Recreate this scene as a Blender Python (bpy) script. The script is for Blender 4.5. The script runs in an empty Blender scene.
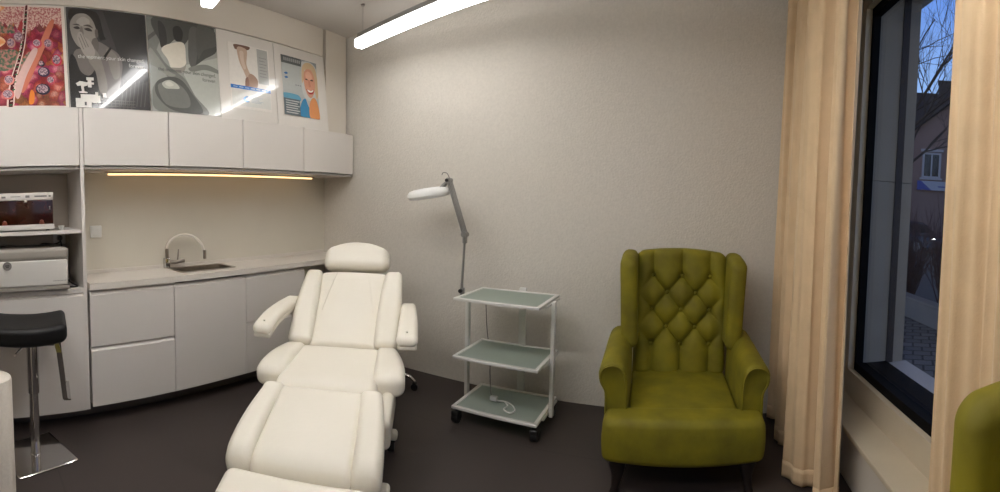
import bpy, math, random
from mathutils import Vector, Matrix, Euler
random.seed(7)
PI = math.pi
scn = bpy.context.scene
COL = scn.collection
H = 1.39            # eye height of the photographer
AL = 0.02           # the cabinet wall is 1.15 degrees out of square
YB = 3.023          # far wall
CEIL = 2.85
XC = 0.88           # inner face of the window wall

# ------------------------------------------------------------------ materials
MATS = {}
def srgb(r, g, b):
    f = lambda c: (c/255/12.92) if c/255 <= .04045 else ((c/255+.055)/1.055)**2.4
    return (f(r), f(g), f(b), 1)
def mat(name, col, rough=.5, metal=0, bump=None, var=None, sheen=0, emit=None, coat=0, spec=None):
    """col: linear rgba; bump=(scale, strength); var=(scale, amount) brightness variation"""
    if name in MATS: return MATS[name]
    m = bpy.data.materials.new(name); m.use_nodes = True
    nt = m.node_tree; N = nt.nodes; L = nt.links
    b = N['Principled BSDF']
    b.inputs['Base Color'].default_value = col
    b.inputs['Roughness'].default_value = rough
    b.inputs['Metallic'].default_value = metal
    if spec is not None: b.inputs['Specular IOR Level'].default_value = spec
    if sheen:
        b.inputs['Sheen Weight'].default_value = sheen
        b.inputs['Sheen Roughness'].default_value = .35
        b.inputs['Sheen Tint'].default_value = (min(1, col[0]*2.2+.1), min(1, col[1]*2.2+.1), min(1, col[2]*2.2+.05), 1)
    if coat:
        b.inputs['Coat Weight'].default_value = coat
        b.inputs['Coat Roughness'].default_value = .03
    if emit:
        b.inputs['Emission Color'].default_value = emit[0]
        b.inputs['Emission Strength'].default_value = emit[1]
    tc = N.new('ShaderNodeTexCoord')
    if bump:
        n = N.new('ShaderNodeTexNoise'); n.inputs['Scale'].default_value = bump[0]; n.inputs['Detail'].default_value = 4
        L.new(tc.outputs['Object'], n.inputs['Vector'])
        bp = N.new('ShaderNodeBump'); bp.inputs['Strength'].default_value = bump[1]; bp.inputs['Distance'].default_value = .01
        L.new(n.outputs['Fac'], bp.inputs['Height']); L.new(bp.outputs['Normal'], b.inputs['Normal'])
    if var:
        n = N.new('ShaderNodeTexNoise'); n.inputs['Scale'].default_value = var[0]; n.inputs['Detail'].default_value = 3
        L.new(tc.outputs['Object'], n.inputs['Vector'])
        r = N.new('ShaderNodeValToRGB'); a = var[1]
        r.color_ramp.elements[0].position = .3; r.color_ramp.elements[1].position = .7
        r.color_ramp.elements[0].color = (col[0]*(1-a), col[1]*(1-a), col[2]*(1-a), 1)
        r.color_ramp.elements[1].color = (min(1, col[0]*(1+a)), min(1, col[1]*(1+a)), min(1, col[2]*(1+a)), 1)
        L.new(n.outputs['Fac'], r.inputs['Fac']); L.new(r.outputs['Color'], b.inputs['Base Color'])
    MATS[name] = m
    return m

M_plaster = mat('rough_plaster', srgb(208, 202, 192), .9, bump=(75, .31), var=(60, .04))
M_wall = mat('smooth_wall', srgb(212, 204, 192), .85, bump=(300, .05))
M_ceil = mat('ceiling_paint', srgb(205, 200, 194), .9, bump=(200, .05))
M_white = mat('white_laminate', srgb(214, 208, 202), .38, var=(3, .01))
M_gloss = mat('white_gloss_board', srgb(216, 211, 204), .14, var=(3, .01), coat=.6)
M_carc = mat('cabinet_edge_grey', srgb(150, 144, 138), .5, var=(20, .03))
M_back = mat('backsplash_board', srgb(208, 202, 188), .5, var=(4, .015))
M_niche = mat('niche_laminate', srgb(176, 166, 154), .5, var=(4, .02))
M_top = mat('worktop_composite', srgb(212, 205, 196), .4, var=(120, .03))
M_toe = mat('toe_kick_grey', srgb(88, 82, 78), .5, var=(10, .04))
M_steel = mat('brushed_steel', srgb(160, 152, 142), .3, 1, var=(40, .06))
M_chrome = mat('chrome', srgb(205, 203, 200), .1, 1, var=(10, .02))
M_black = mat('black_plastic', srgb(22, 21, 21), .4, var=(30, .1))
M_leather = mat('black_leatherette', srgb(17, 16, 17), .45, spec=.3, bump=(160, .1), var=(12, .1))
M_bed = mat('white_vinyl', srgb(232, 226, 212), .42, bump=(45, .05), var=(5, .012))
M_bedplastic = mat('white_bed_shell', srgb(218, 212, 198), .4, var=(8, .01))
M_green = mat('olive_velvet', srgb(116, 107, 4), .75, bump=(30, .12), var=(7, .25), sheen=.12)
M_wood_dark = mat('dark_stained_wood', srgb(26, 17, 14), .4, var=(25, .2))
M_trolley = mat('white_powder_coat', srgb(214, 212, 206), .4, var=(20, .01))
M_curtain = mat('sand_velvet_curtain', srgb(218, 190, 153), .85, bump=(120, .1), var=(9, .05), sheen=.2)
M_lampwhite = mat('lamp_white_plastic', srgb(220, 220, 216), .35, var=(20, .01))
M_lampgrey = mat('lamp_grey_metal', srgb(150, 148, 144), .35, .6, var=(20, .04))
M_paper = mat('tissue_paper', srgb(226, 218, 206), .9, bump=(70, .35), var=(50, .03))
M_frame = mat('window_wood_white', srgb(206, 192, 168), .45, var=(6, .03))
M_gasket = mat('dark_window_frame', srgb(16, 14, 14), .7, var=(10, .1), spec=.12)
M_led = mat('led_diffuser', (1, 1, 1, 1), .5, emit=((1, .93, .84, 1), 30))
M_warm = mat('warm_led', (1, .9, .7, 1), .5, emit=((1, .60, .27, 1), 2.0))
M_alu = mat('aluminium', srgb(165, 163, 162), .35, .8, var=(15, .03))
M_screen = mat('dark_tinted_glass', srgb(46, 16, 10), .12, var=(14, .35))
M_label = mat('grey_print', srgb(120, 116, 112), .5, var=(60, .1))
M_darkprint = mat('black_print', srgb(40, 38, 38), .4, var=(60, .1))
M_autoclave = mat('autoclave_white', srgb(206, 202, 196), .35, var=(6, .01))
M_autogrey = mat('autoclave_grey', srgb(150, 144, 136), .4, var=(6, .02))

def mat_floor():
    m = bpy.data.materials.new('vinyl_floor'); m.use_nodes = True
    N = m.node_tree.nodes; L = m.node_tree.links; b = N['Principled BSDF']
    tc = N.new('ShaderNodeTexCoord'); n = N.new('ShaderNodeTexNoise'); n.inputs['Scale'].default_value = 2.2; n.inputs['Detail'].default_value = 5
    L.new(tc.outputs['Object'], n.inputs['Vector'])
    r = N.new('ShaderNodeValToRGB'); r.color_ramp.elements[0].color = srgb(58, 50, 48); r.color_ramp.elements[1].color = srgb(66, 57, 54)
    L.new(n.outputs['Fac'], r.inputs['Fac'])
    # welded seams of the sheet vinyl: thin darker lines every 1.35 m
    br = N.new('ShaderNodeTexBrick'); br.offset = 0
    br.inputs['Scale'].default_value = 1; br.inputs['Brick Width'].default_value = 60; br.inputs['Row Height'].default_value = 2.0
    br.inputs['Mortar Size'].default_value = .004; br.inputs['Mortar Smooth'].default_value = .3
    br.inputs['Mortar'].default_value = srgb(54, 47, 45)
    mp = N.new('ShaderNodeMapping'); mp.inputs['Location'].default_value = (29, 1.63, 0)
    L.new(tc.outputs['Object'], mp.inputs['Vector']); L.new(mp.outputs['Vector'], br.inputs['Vector'])
    L.new(r.outputs['Color'], br.inputs['Color1']); L.new(r.outputs['Color'], br.inputs['Color2'])
    L.new(br.outputs['Color'], b.inputs['Base Color'])
    b.inputs['Roughness'].default_value = .55
    n2 = N.new('ShaderNodeTexNoise'); n2.inputs['Scale'].default_value = 220; L.new(tc.outputs['Object'], n2.inputs['Vector'])
    bp = N.new('ShaderNodeBump'); bp.inputs['Strength'].default_value = .06; bp.inputs['Distance'].default_value = .01
    L.new(n2.outputs['Fac'], bp.inputs['Height']); L.new(bp.outputs['Normal'], b.inputs['Normal'])
    return m
def mat_glass(name, tint=(1, 1, 1, 1), refl=.06, rough=.0):
    """thin pane: mostly transparent, fresnel-like mirror on top"""
    m = bpy.data.materials.new(name); m.use_nodes = True
    N = m.node_tree.nodes; L = m.node_tree.links
    N.remove(N['Principled BSDF']); out = N['Material Output']
    t = N.new('ShaderNodeBsdfTransparent'); t.inputs['Color'].default_value = tint
    g = N.new('ShaderNodeBsdfGlossy'); g.inputs['Roughness'].default_value = rough
    lw = N.new('ShaderNodeLayerWeight')   # Schlick reflectance from the facing term, the same on both faces of the pane
    pw = N.new('ShaderNodeMath'); pw.operation = 'POWER'; pw.inputs[1].default_value = 5; L.new(lw.outputs['Facing'], pw.inputs[0]); lw.inputs['Blend'].default_value = .5
    ma = N.new('ShaderNodeMath'); ma.operation = 'MULTIPLY_ADD'; ma.inputs[1].default_value = .9; ma.inputs[2].default_value = refl*.6; L.new(pw.outputs[0], ma.inputs[0])
    mx = N.new('ShaderNodeMixShader'); L.new(ma.outputs[0], mx.inputs['Fac'])
    L.new(t.outputs['BSDF'], mx.inputs[1]); L.new(g.outputs['BSDF'], mx.inputs[2]); L.new(mx.outputs['Shader'], out.inputs['Surface'])
    return m
def mat_frosted():
    m = bpy.data.materials.new('frosted_glass'); m.use_nodes = True
    N = m.node_tree.nodes; L = m.node_tree.links; b = N['Principled BSDF']; out = N['Material Output']
    b.inputs['Base Color'].default_value = srgb(196, 206, 196); b.inputs['Roughness'].default_value = .35
    t = N.new('ShaderNodeBsdfTranslucent'); t.inputs['Color'].default_value = srgb(196, 208, 198)
    tr = N.new('ShaderNodeBsdfTransparent'); tr.inputs['Color'].default_value = srgb(190, 205, 196)
    n = N.new('ShaderNodeTexNoise'); n.inputs['Scale'].default_value = 90
    tc = N.new('ShaderNodeTexCoord'); L.new(tc.outputs['Object'], n.inputs['Vector'])
    bp = N.new('ShaderNodeBump'); bp.inputs['Strength'].default_value = .03; L.new(n.outputs['Fac'], bp.inputs['Height']); L.new(bp.outputs['Normal'], b.inputs['Normal'])
    a = N.new('ShaderNodeMixShader'); a.inputs['Fac'].default_value = .35
    L.new(b.outputs['BSDF'], a.inputs[1]); L.new(t.outputs['BSDF'], a.inputs[2])
    c = N.new('ShaderNodeMixShader'); c.inputs['Fac'].default_value = .25
    L.new(a.outputs['Shader'], c.inputs[1]); L.new(tr.outputs['BSDF'], c.inputs[2]); L.new(c.outputs['Shader'], out.inputs['Surface'])
    return m
M_floor = mat_floor(); M_glass = mat_glass('window_glass', (.93, .95, .96, 1)); M_frost = mat_frosted()

# ------------------------------------------------------------------ mesh builder
class MB:
    def __init__(s): s.v = []; s.f = []; s.mi = []; s.m = 0
    def add(s, vs, fs):
        o = len(s.v); s.v += [tuple(p) for p in vs]
        for f in fs: s.f.append(tuple(i+o for i in f)); s.mi.append(s.m)
        return s
    def box(s, x0, x1, y0, y1, z0, z1):
        vs = [(x, y, z) for x in (x0, x1) for y in (y0, y1) for z in (z0, z1)]
        return s.add(vs, [(0, 1, 3, 2), (4, 6, 7, 5), (0, 4, 5, 1), (2, 3, 7, 6), (0, 2, 6, 4), (1, 5, 7, 3)])
    def rbox(s, c, size, r, n=3, k=3, fn=None, xf=None):
        """rounded box; n interior grid cells per side (int or triple), k arc steps per corner; fn deforms local points (x,y,z in metres about the centre)"""
        hs = [d/2 for d in size]; r = min(r, min(hs)*.999)
        ns = (n, n, n) if isinstance(n, int) else n
        cs = []
        for ax in range(3):
            inn = hs[ax]-r; l = []
            for i in range(k): l.append((-inn, math.tan((-1+i/k)*PI/4)))
            for i in range(ns[ax]+1): l.append((-inn+2*inn*i/ns[ax], 0))
            for i in range(1, k+1): l.append((inn, math.tan(i/k*PI/4)))
            cs.append(l)
        idx = {}; vs = []
        def vert(i, j, l):
            key = (i, j, l)
            if key in idx: return idx[key]
            e = [cs[0][i], cs[1][j], cs[2][l]]
            d = Vector((e[0][1], e[1][1], e[2][1])); d.normalize()
            p = Vector((e[0][0], e[1][0], e[2][0]))+d*r
            idx[key] = len(vs); vs.append(p); return idx[key]
        fs = []; L = [len(c)-1 for c in cs]
        for ax in range(3):
            a, b = (ax+1) % 3, (ax+2) % 3
            for side in (0, L[ax]):
                for i in range(L[a]):
                    for j in range(L[b]):
                        q = []
                        for di, dj in ((0, 0), (1, 0), (1, 1), (0, 1)):
                            t = [0, 0, 0]; t[ax] = side; t[a] = i+di; t[b] = j+dj; q.append(vert(*t))
                        fs.append(tuple(q if side else q[::-1]))
        out = []
        for p in vs:
            if fn: p = Vector(fn(p.x, p.y, p.z))
            p = p+Vector(c)
            if xf: p = xf(p)
            out.append(p)
        return s.add(out, fs)
    def ring_tube(s, rings, closed=False, cap=True):
        n = len(rings[0]); o = len(s.v); vs = [p for r in rings for p in r]; fs = []
        m = len(rings)
        for i in range(m if closed else m-1):
            a = i*n; b = ((i+1) % m)*n
            for j in range(n): fs.append((a+j, a+(j+1) % n, b+(j+1) % n, b+j))
        if cap and not closed: fs += [tuple(range(n))[::-1], tuple(range((m-1)*n, m*n))]
        return s.add(vs, fs)
    def tube(s, path, r, n=10, closed=False):
        P = [Vector(p) for p in path]; rs = r if isinstance(r, (list, tuple)) else [r]*len(P)
        rings = []; prev = None
        for i, p in enumerate(P):
            if closed: d = P[(i+1) % len(P)]-P[i-1]
            else: d = P[min(i+1, len(P)-1)]-P[max(i-1, 0)]
            d.normalize()
            if prev is None:
                u = d.orthogonal().normalized()
            else:
                u = (prev-d*prev.dot(d)).normalized()
            prev = u; w = d.cross(u)
            rings.append([p+(u*math.cos(2*PI*j/n)+w*math.sin(2*PI*j/n))*rs[i] for j in range(n)])
        return s.ring_tube(rings, closed)
    def cyl(s, p0, p1, r0, r1=None, n=20): return s.tube([p0, p1], [r0, r0 if r1 is None else r1], n)
    def lathe(s, prof, c=(0, 0, 0), n=28, axis='z'):
        c = Vector(c); rings = []
        for r, z in prof:
            ring = []
            for j in range(n):
                a = 2*PI*j/n; x, y = r*math.cos(a), r*math.sin(a)
                ring.append(c+(Vector((x, y, z)) if axis == 'z' else Vector((z, x, y)) if axis == 'x' else Vector((y, z, x))))
            rings.append(ring)
        return s.ring_tube(rings)
    def prism(s, poly, a, b, plane='yz'):
        """extrude 2D polygon: plane yz -> along x from a to b, xz -> along y, xy -> along z"""
        def P(u, v, w): return (w, u, v) if plane == 'yz' else (u, w, v) if plane == 'xz' else (u, v, w)
        n = len(poly)
        vs = [P(u, v, a) for u, v in poly]+[P(u, v, b) for u, v in poly]
        ar = sum(poly[i][0]*poly[(i+1) % n][1]-poly[(i+1) % n][0]*poly[i][1] for i in range(n))
        fs = [tuple(range(n))[::-1], tuple(range(n, 2*n))]+[(i, (i+1) % n, n+(i+1) % n, n+i) for i in range(n)]
        flip = (ar < 0) ^ (b < a) ^ (plane == 'xz')
        if flip: fs = [f[::-1] for f in fs]
        return s.add(vs, fs)
    def build(s, name, m, parent=None, smooth=False, off=(0, 0, 0), xf=None):
        me = bpy.data.meshes.new(name); ox, oy, oz = off
        vs = s.v if xf is None else [tuple(xf(Vector(p))) for p in s.v]
        me.from_pydata([(x-ox, y-oy, z-oz) for x, y, z in vs], [], s.f)
        ms = m if isinstance(m, (list, tuple)) else [m]
        for q in ms: me.materials.append(q)
        if len(ms) > 1: me.polygons.foreach_set('material_index', s.mi)
        if smooth:
            me.polygons.foreach_set('use_smooth', [True]*len(me.polygons))
            if smooth != 'all':
                try: me.set_sharp_from_angle(angle=math.radians(38))
                except Exception: pass
        me.update()
        o = bpy.data.objects.new(name, me); COL.objects.link(o)
        if parent: o.parent = parent
        return o
def tag(o, label, cat, group=None, kind=None):
    o['label'] = label; o['category'] = cat
    if group: o['group'] = group
    if kind: o['kind'] = kind
    return o
def thing(name, label, cat, loc=(0, 0, 0), rz=0, group=None):
    o = bpy.data.objects.new(name, None); o.empty_display_size = .1; COL.objects.link(o)
    o.location = loc; o.rotation_euler = (0, 0, rz)
    return tag(o, label, cat, group)
def struct(name, mb, m, smooth=False, parent=None, rz=0, label=None):
    o = mb.build(name, m, parent, smooth); o.rotation_euler.z = rz
    if not parent: o['kind'] = 'structure'
    if label: o['label'] = label
    return o
def RA(x, y, z=0):  # cabinet-wall frame -> world
    c, s_ = math.cos(AL), math.sin(AL)
    return (c*x-s_*y, s_*x+c*y, z)
ORG = {}
def thingA(name, label, cat, p, group=None):
    o = thing(name, label, cat, RA(*p), AL, group); ORG[o.name] = tuple(p); return o
def bA(mb, name, m, t, smooth=False):  # build a part given in cabinet-wall coordinates
    r = t if t.name in ORG else t.parent
    return mb.build(name, m, t, smooth, off=ORG[r.name])
def copy_tree(o, parent=None):
    c = o.copy(); COL.objects.link(c)
    if parent: c.parent = parent
    for ch in list(o.children): copy_tree(ch, c)
    return c
def catmull(pts, n=5, closed=True):
    out = []; m = len(pts)
    for i in range(m if closed else m-1):
        p0, p1, p2, p3 = [pts[(i+k) % m] if closed else pts[max(0, min(m-1, i+k))] for k in (-1, 0, 1, 2)]
        for j in range(n):
            t = j/n
            out.append(tuple(.5*((2*b)+(-a+c)*t+(2*a-5*b+4*c-d)*t*t+(-a+3*b-3*c+d)*t**3) for a, b, c, d in zip(p0, p1, p2, p3)))
    if not closed: out.append(tuple(pts[-1]))
    return out
def text_mesh(txt, size, align='LEFT'):
    cu = bpy.data.curves.new('lettering', 'FONT'); cu.body = txt; cu.size = size; cu.align_x = align; cu.extrude = .0003
    o = bpy.data.objects.new('tmp', cu); COL.objects.link(o)
    dg = bpy.context.evaluated_depsgraph_get(); dg.update()
    me = bpy.data.meshes.new_from_object(o.evaluated_get(dg))
    vs = [tuple(v.co) for v in me.vertices]; fs = [tuple(p.vertices) for p in me.polygons]
    bpy.data.objects.remove(o); bpy.data.meshes.remove(me); bpy.data.curves.remove(cu)
    return vs, fs

# ------------------------------------------------------------------ room shell
YR = -2.6
struct('floor', MB().box(-3.6, 1.5, YR-.15, YB+.15, -.12, 0), M_floor)
struct('ceiling', MB().box(-3.6, 1.5, YR-.15, YB+.15, CEIL, CEIL+.12), M_ceil)
struct('wall_far', MB().box(-3.6, 1.5, YB, YB+.15, 0, CEIL), M_plaster)
struct('wall_rear', MB().box(-3.6, 1.5, YR-.15, YR, 0, CEIL), M_wall)
struct('wall_left', MB().box(-3.25, -3.06, YR-.1, YB+.2, 0, CEIL), M_back, rz=AL)
WY0, WY1, WZ0, WZ1 = .30, 2.69, .27, 2.78
XO = 1.39           # outer face of the window wall
w = MB()
w.box(XC, XO, YR, WY0, 0, CEIL); w.box(XC, XO, WY1, YB, 0, CEIL)
w.box(XC, XO, WY0, WY1, 0, WZ0); w.box(XC, XO, WY0, WY1, WZ1, CEIL)
struct('wall_right', w, M_wall)
struct('trim_1', MB().rbox((0.965, (WY0+WY1)/2, .285), (.23, WY1-WY0-.004, .03), .006, 1, 2), M_frame, True, label='pale window sill board')
# bulkhead and filler above the tall cabinet boards
struct('trim_2', MB().box(-3.055, -2.768, -1.0, 2.775, 2.618, CEIL-.002), M_wall, rz=AL, label='panel band between cabinet boards and ceiling')
struct('trim_3', MB().box(-3.055, -2.762, 2.80, 3.06, 1.985, CEIL-.002), M_wall, rz=AL, label='narrow filler beside the last cabinet board')

# ------------------------------------------------------------------ window
FX0, FX1 = 1.02, 1.09
fr = MB()
fr.box(FX0, FX1, WY0, WY1, .30, .45); fr.box(FX0, FX1, WY0, WY1, WZ1-.12, WZ1)
fr.box(FX0, FX1, WY1-.13, WY1, .45, WZ1-.12); fr.box(FX0, FX1, WY0, WY0+.13, .45, WZ1-.12)
win = struct('window_1', fr, M_frame)
GY0, GY1, GZ0, GZ1 = WY0+.13, WY1-.13, .45, WZ1-.12
bead = MB()
for (y0, y1, z0, z1) in ((GY0, GY1, GZ0, GZ0+.012), (GY0, GY1, GZ1-.012, GZ1), (GY1-.012, GY1, GZ0, GZ1), (GY0, GY0+.012, GZ0, GZ1)):
    bead.box(1.01, 1.03, y0, y1, z0, z1)
bead.build('glazing_bead', M_frame, win)
gk = MB()
for (y0, y1, z0, z1) in ((GY0, GY1, GZ0+.0, GZ0+.05), (GY0, GY1, GZ1-.05, GZ1), (GY1-.032, GY1, GZ0, GZ1), (GY0, GY0+.032, GZ0, GZ1)):
    gk.box(1.055, 1.10, y0, y1, z0, z1)
g = gk.build('dark_casement', M_gasket, win)
MB().box(1.085, 1.097, GY0+.028, GY1-.028, GZ0+.04, GZ1-.04).build('window_pane', M_glass, win)
# outside: reveal cladding, dark blind guide, sill
M_conc = mat('grey_facade_cladding', srgb(160, 149, 135), .8, bump=(60, .08), var=(5, .06))
cl = MB()
for xa, xb in ((1.101, 1.268), (1.316, XO)):
    cl.box(xa, xb, GY1, WY1-.002, .3, 1.62); cl.box(xa, xb, GY1, WY1-.002, 1.624, WZ1)
struct('trim_4', cl, M_conc, label='grey cladding of the outer window reveal')
struct('trim_5', MB().box(1.268, 1.316, GY1-.006, WY1-.002, .3, WZ1), mat('brown_blind_guide', srgb(50, 40, 38), .6, var=(8, .08)), label='dark vertical blind guide outside the window')
struct('trim_6', MB().box(1.275, 1.415, WY0, GY1, .44, .475), mat('outer_sill_metal', srgb(200, 192, 188), .5, var=(6, .04)), label='pale outer window sill')
struct('trim_7', MB().box(1.1015, 1.274, WY0, GY1, .30, .485), M_gasket, label='dark threshold outside the window pane')

# ------------------------------------------------------------------ camera, world, view
cam = bpy.data.cameras.new('camera'); co = bpy.data.objects.new('camera', cam); COL.objects.link(co); scn.camera = co
F, CY, PIT, ROL, YAW = 450.653, 226.5007, -0.0522790, -0.0221164, 0.4112052
R = Matrix.Rotation(YAW, 3, 'Z') @ Matrix.Rotation(PIT, 3, 'X') @ Matrix.Rotation(ROL, 3, 'Y')
r_, f_, u_ = R.col[0], R.col[1], R.col[2]
co.matrix_world = Matrix(((r_.x, u_.x, -f_.x, 0), (r_.y, u_.y, -f_.y, 0), (r_.z, u_.z, -f_.z, H), (0, 0, 0, 1)))
cam.type = 'PANO'; cam.panorama_type = 'CENTRAL_CYLINDRICAL'
cam.central_cylindrical_range_u_min = -500/F; cam.central_cylindrical_range_u_max = 500/F
cam.central_cylindrical_range_v_min = -(492-CY)/F; cam.central_cylindrical_range_v_max = CY/F
cam.central_cylindrical_radius = 1
cam.clip_start = .02; cam.clip_end = 300
scn.view_settings.view_transform = 'Standard'; scn.view_settings.look = 'None'
scn.view_settings.gamma = 1; scn.view_settings.use_curve_mapping = False; scn.view_settings.exposure = .12
scn.cycles.use_denoising = True
scn.cycles.max_bounces = 10; scn.cycles.diffuse_bounces = 6; scn.cycles.transparent_max_bounces = 12
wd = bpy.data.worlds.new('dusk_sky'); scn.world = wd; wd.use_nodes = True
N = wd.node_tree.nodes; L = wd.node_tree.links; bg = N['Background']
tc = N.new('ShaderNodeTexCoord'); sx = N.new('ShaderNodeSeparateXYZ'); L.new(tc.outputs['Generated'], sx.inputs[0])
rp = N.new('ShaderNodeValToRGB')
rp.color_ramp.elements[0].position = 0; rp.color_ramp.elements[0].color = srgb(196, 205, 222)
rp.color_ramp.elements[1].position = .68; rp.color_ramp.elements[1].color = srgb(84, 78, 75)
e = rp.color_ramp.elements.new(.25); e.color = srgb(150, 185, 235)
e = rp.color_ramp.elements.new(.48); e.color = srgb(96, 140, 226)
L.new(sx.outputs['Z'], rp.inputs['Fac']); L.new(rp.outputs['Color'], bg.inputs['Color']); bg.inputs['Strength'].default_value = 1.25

# ------------------------------------------------------------------ ceiling lights
def fixture(p0, p1, z, label, power):
    """linear light whose long axis runs from p0 to p1; nearly all its light leaves through the bottom"""
    dx, dy = p1[0]-p0[0], p1[1]-p0[1]; L_ = math.hypot(dx, dy)
    t = thing('linear_ceiling_light', label, 'light', ((p0[0]+p1[0])/2, (p0[1]+p1[1])/2, z), math.atan2(dy, dx), 'linear ceiling lights')
    m0 = mat('led_diffuser_%d' % power, (1, 1, 1, 1), .5, emit=((1, .985, .965, 1), power)); M_ledside = mat('led_diffuser_side_%d' % power, (1, 1, 1, 1), .5, emit=((1, .985, .965, 1), power*.22))
    d = MB(); d.m = 1; d.rbox((0, 0, .035), (L_, .078, .066), .014, 1, 3); d.m = 0; d.box(-L_/2+.016, L_/2-.016, -.024, .024, .001, .0025)
    d.build('diffuser', [m0, M_ledside], t, True)
    MB().box(-L_/2+.03, L_/2, -.030, .030, .067, .100).build('housing', M_alu, t)
    for sx_ in (-1, 1): MB().cyl((sx_*(L_/2-.06), 0, .099), (sx_*(L_/2-.06), 0, CEIL-z), .0013, n=6).lathe([(.014, CEIL-z-.012), (.014, CEIL-z)], (sx_*(L_/2-.06), 0, 0)).rbox((sx_*(L_/2-.06), 0, .10), (.04, .03, .020), .004, 1, 1).build('suspension_rod', M_alu, t)
    return t
fixture((-2.32, 2.60), (-1.03, 2.315), 2.54, 'long white linear light hanging under the ceiling along the rough far wall', 26)
fixture((-2.317, 1.31), (-.84, 1.06), 2.50, 'linear light above the cabinets, only its bright tip in view at the top left', 42)
fixture((-2.3, .0), (-.85, -.24), 2.50, 'added linear fill light overhead, nearest to the viewer and out of view', 62)  # unseen repeat of the row, added to light the bed and cabinets
fixture((-.66, 1.03), (.42, .84), 2.50, 'added linear fill light overhead near the window side, out of view', 62)  # unseen extra light, added to brighten the curtains and right part of the far wall

# ------------------------------------------------------------------ cabinet wall (cabinet-wall coordinates: x depth, y along)
DF = -2.675; XW = -3.058
def door(mb, y0, y1, z0, z1, x=DF, th=.019): mb.rbox((x-th/2, (y0+y1)/2, (z0+z1)/2), (th, y1-y0, z1-z0), .002, 1, 1); return mb
def drawer_front(mb, y0, y1, z0, z1, x=DF, grip=.022):
    """handleless front: the top edge is cut back at an angle as a finger grip"""
    th = .022
    mb.prism([(x-th, z0), (x, z0), (x, z1-grip), (x-.017, z1), (x-th, z1)], y0, y1, 'xz'); return mb
UB = [-.10, .705, 1.283, 1.872, 2.464, 3.062]
ulab = ['long flat white wall cabinet over the open niche with the autoclave',
        'white wall cabinet over the left end of the sink backsplash',
        'white wall cabinet above the faucet and sink',
        'white wall cabinet right of the one above the sink',
        'last white wall cabinet in the row, against the rough far wall']
for i in range(5):
    y0, y1 = UB[i]+(.007 if i == 1 else .003), UB[i+1]-(.023 if i == 0 else .003)
    t = thingA('wall_cabinet', ulab[i], 'cabinet', (-2.86, (y0+y1)/2, 1.60), 'white wall cabinets')
    ba = MB(); zb = 1.605
    ba.box(XW, DF-.024, y0, y0+.018, zb, 1.972); ba.box(XW, DF-.024, y1-.018, y1, zb, 1.972)
    ba.box(XW, DF-.024, y0+.018, y1-.018, zb, zb+.018); ba.box(XW, DF-.024, y0+.018, y1-.018, 1.952, 1.972)
    ba.box(XW, XW+.006, y0+.018, y1-.018, zb+.018, 1.952)
    bA(ba, 'body', M_white, t)
    bA(MB().box(DF-.030, DF-.006, y0, y1, 1.604, 1.616), 'grip_rail', M_carc, t)
    bA(door(MB(), y0, y1, 1.627, 1.975), 'door', M_white, t)

# tall boards standing on the wall cabinets
TB = [.10, .637, 1.172, 1.706, 2.222, 2.775]
LEAN = math.radians(6)
def leanx(z): return -2.70-(z-1.98)*math.tan(LEAN)
blab = ['white board behind the red skin cell poster above the niche', 'white board behind the black and white poster of a woman',
        'white board behind the grey poster of a hand with a cream pad', 'glossy white board with the blue banded body poster on it',
        'glossy white board at the right end with the smiling woman poster']
boards = []
for i in range(5):
    y0, y1 = TB[i]+.002, TB[i+1]-.002
    t = thingA('tall_board', blab[i], 'cabinet board', (-2.72, (y0+y1)/2, 1.98), 'tall white boards above the wall cabinets')
    b = MB()
    vs = []
    for z in (1.979, 2.612):
        for y in (y0, y1):
            for dx in (-.018, 0): vs.append((leanx(z)+dx, y, z))
    b.add(vs, [(0, 1, 3, 2), (4, 6, 7, 5), (0, 4, 5, 1), (2, 3, 7, 6), (0, 2, 6, 4), (1, 5, 7, 3)])
    bA(b, 'board', M_gloss, t)
    bA(MB().box(XW+.003, leanx(2.61)-.02, y0+.01, y1-.01, 1.98, 2.59), 'body', M_white, t)

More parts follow.
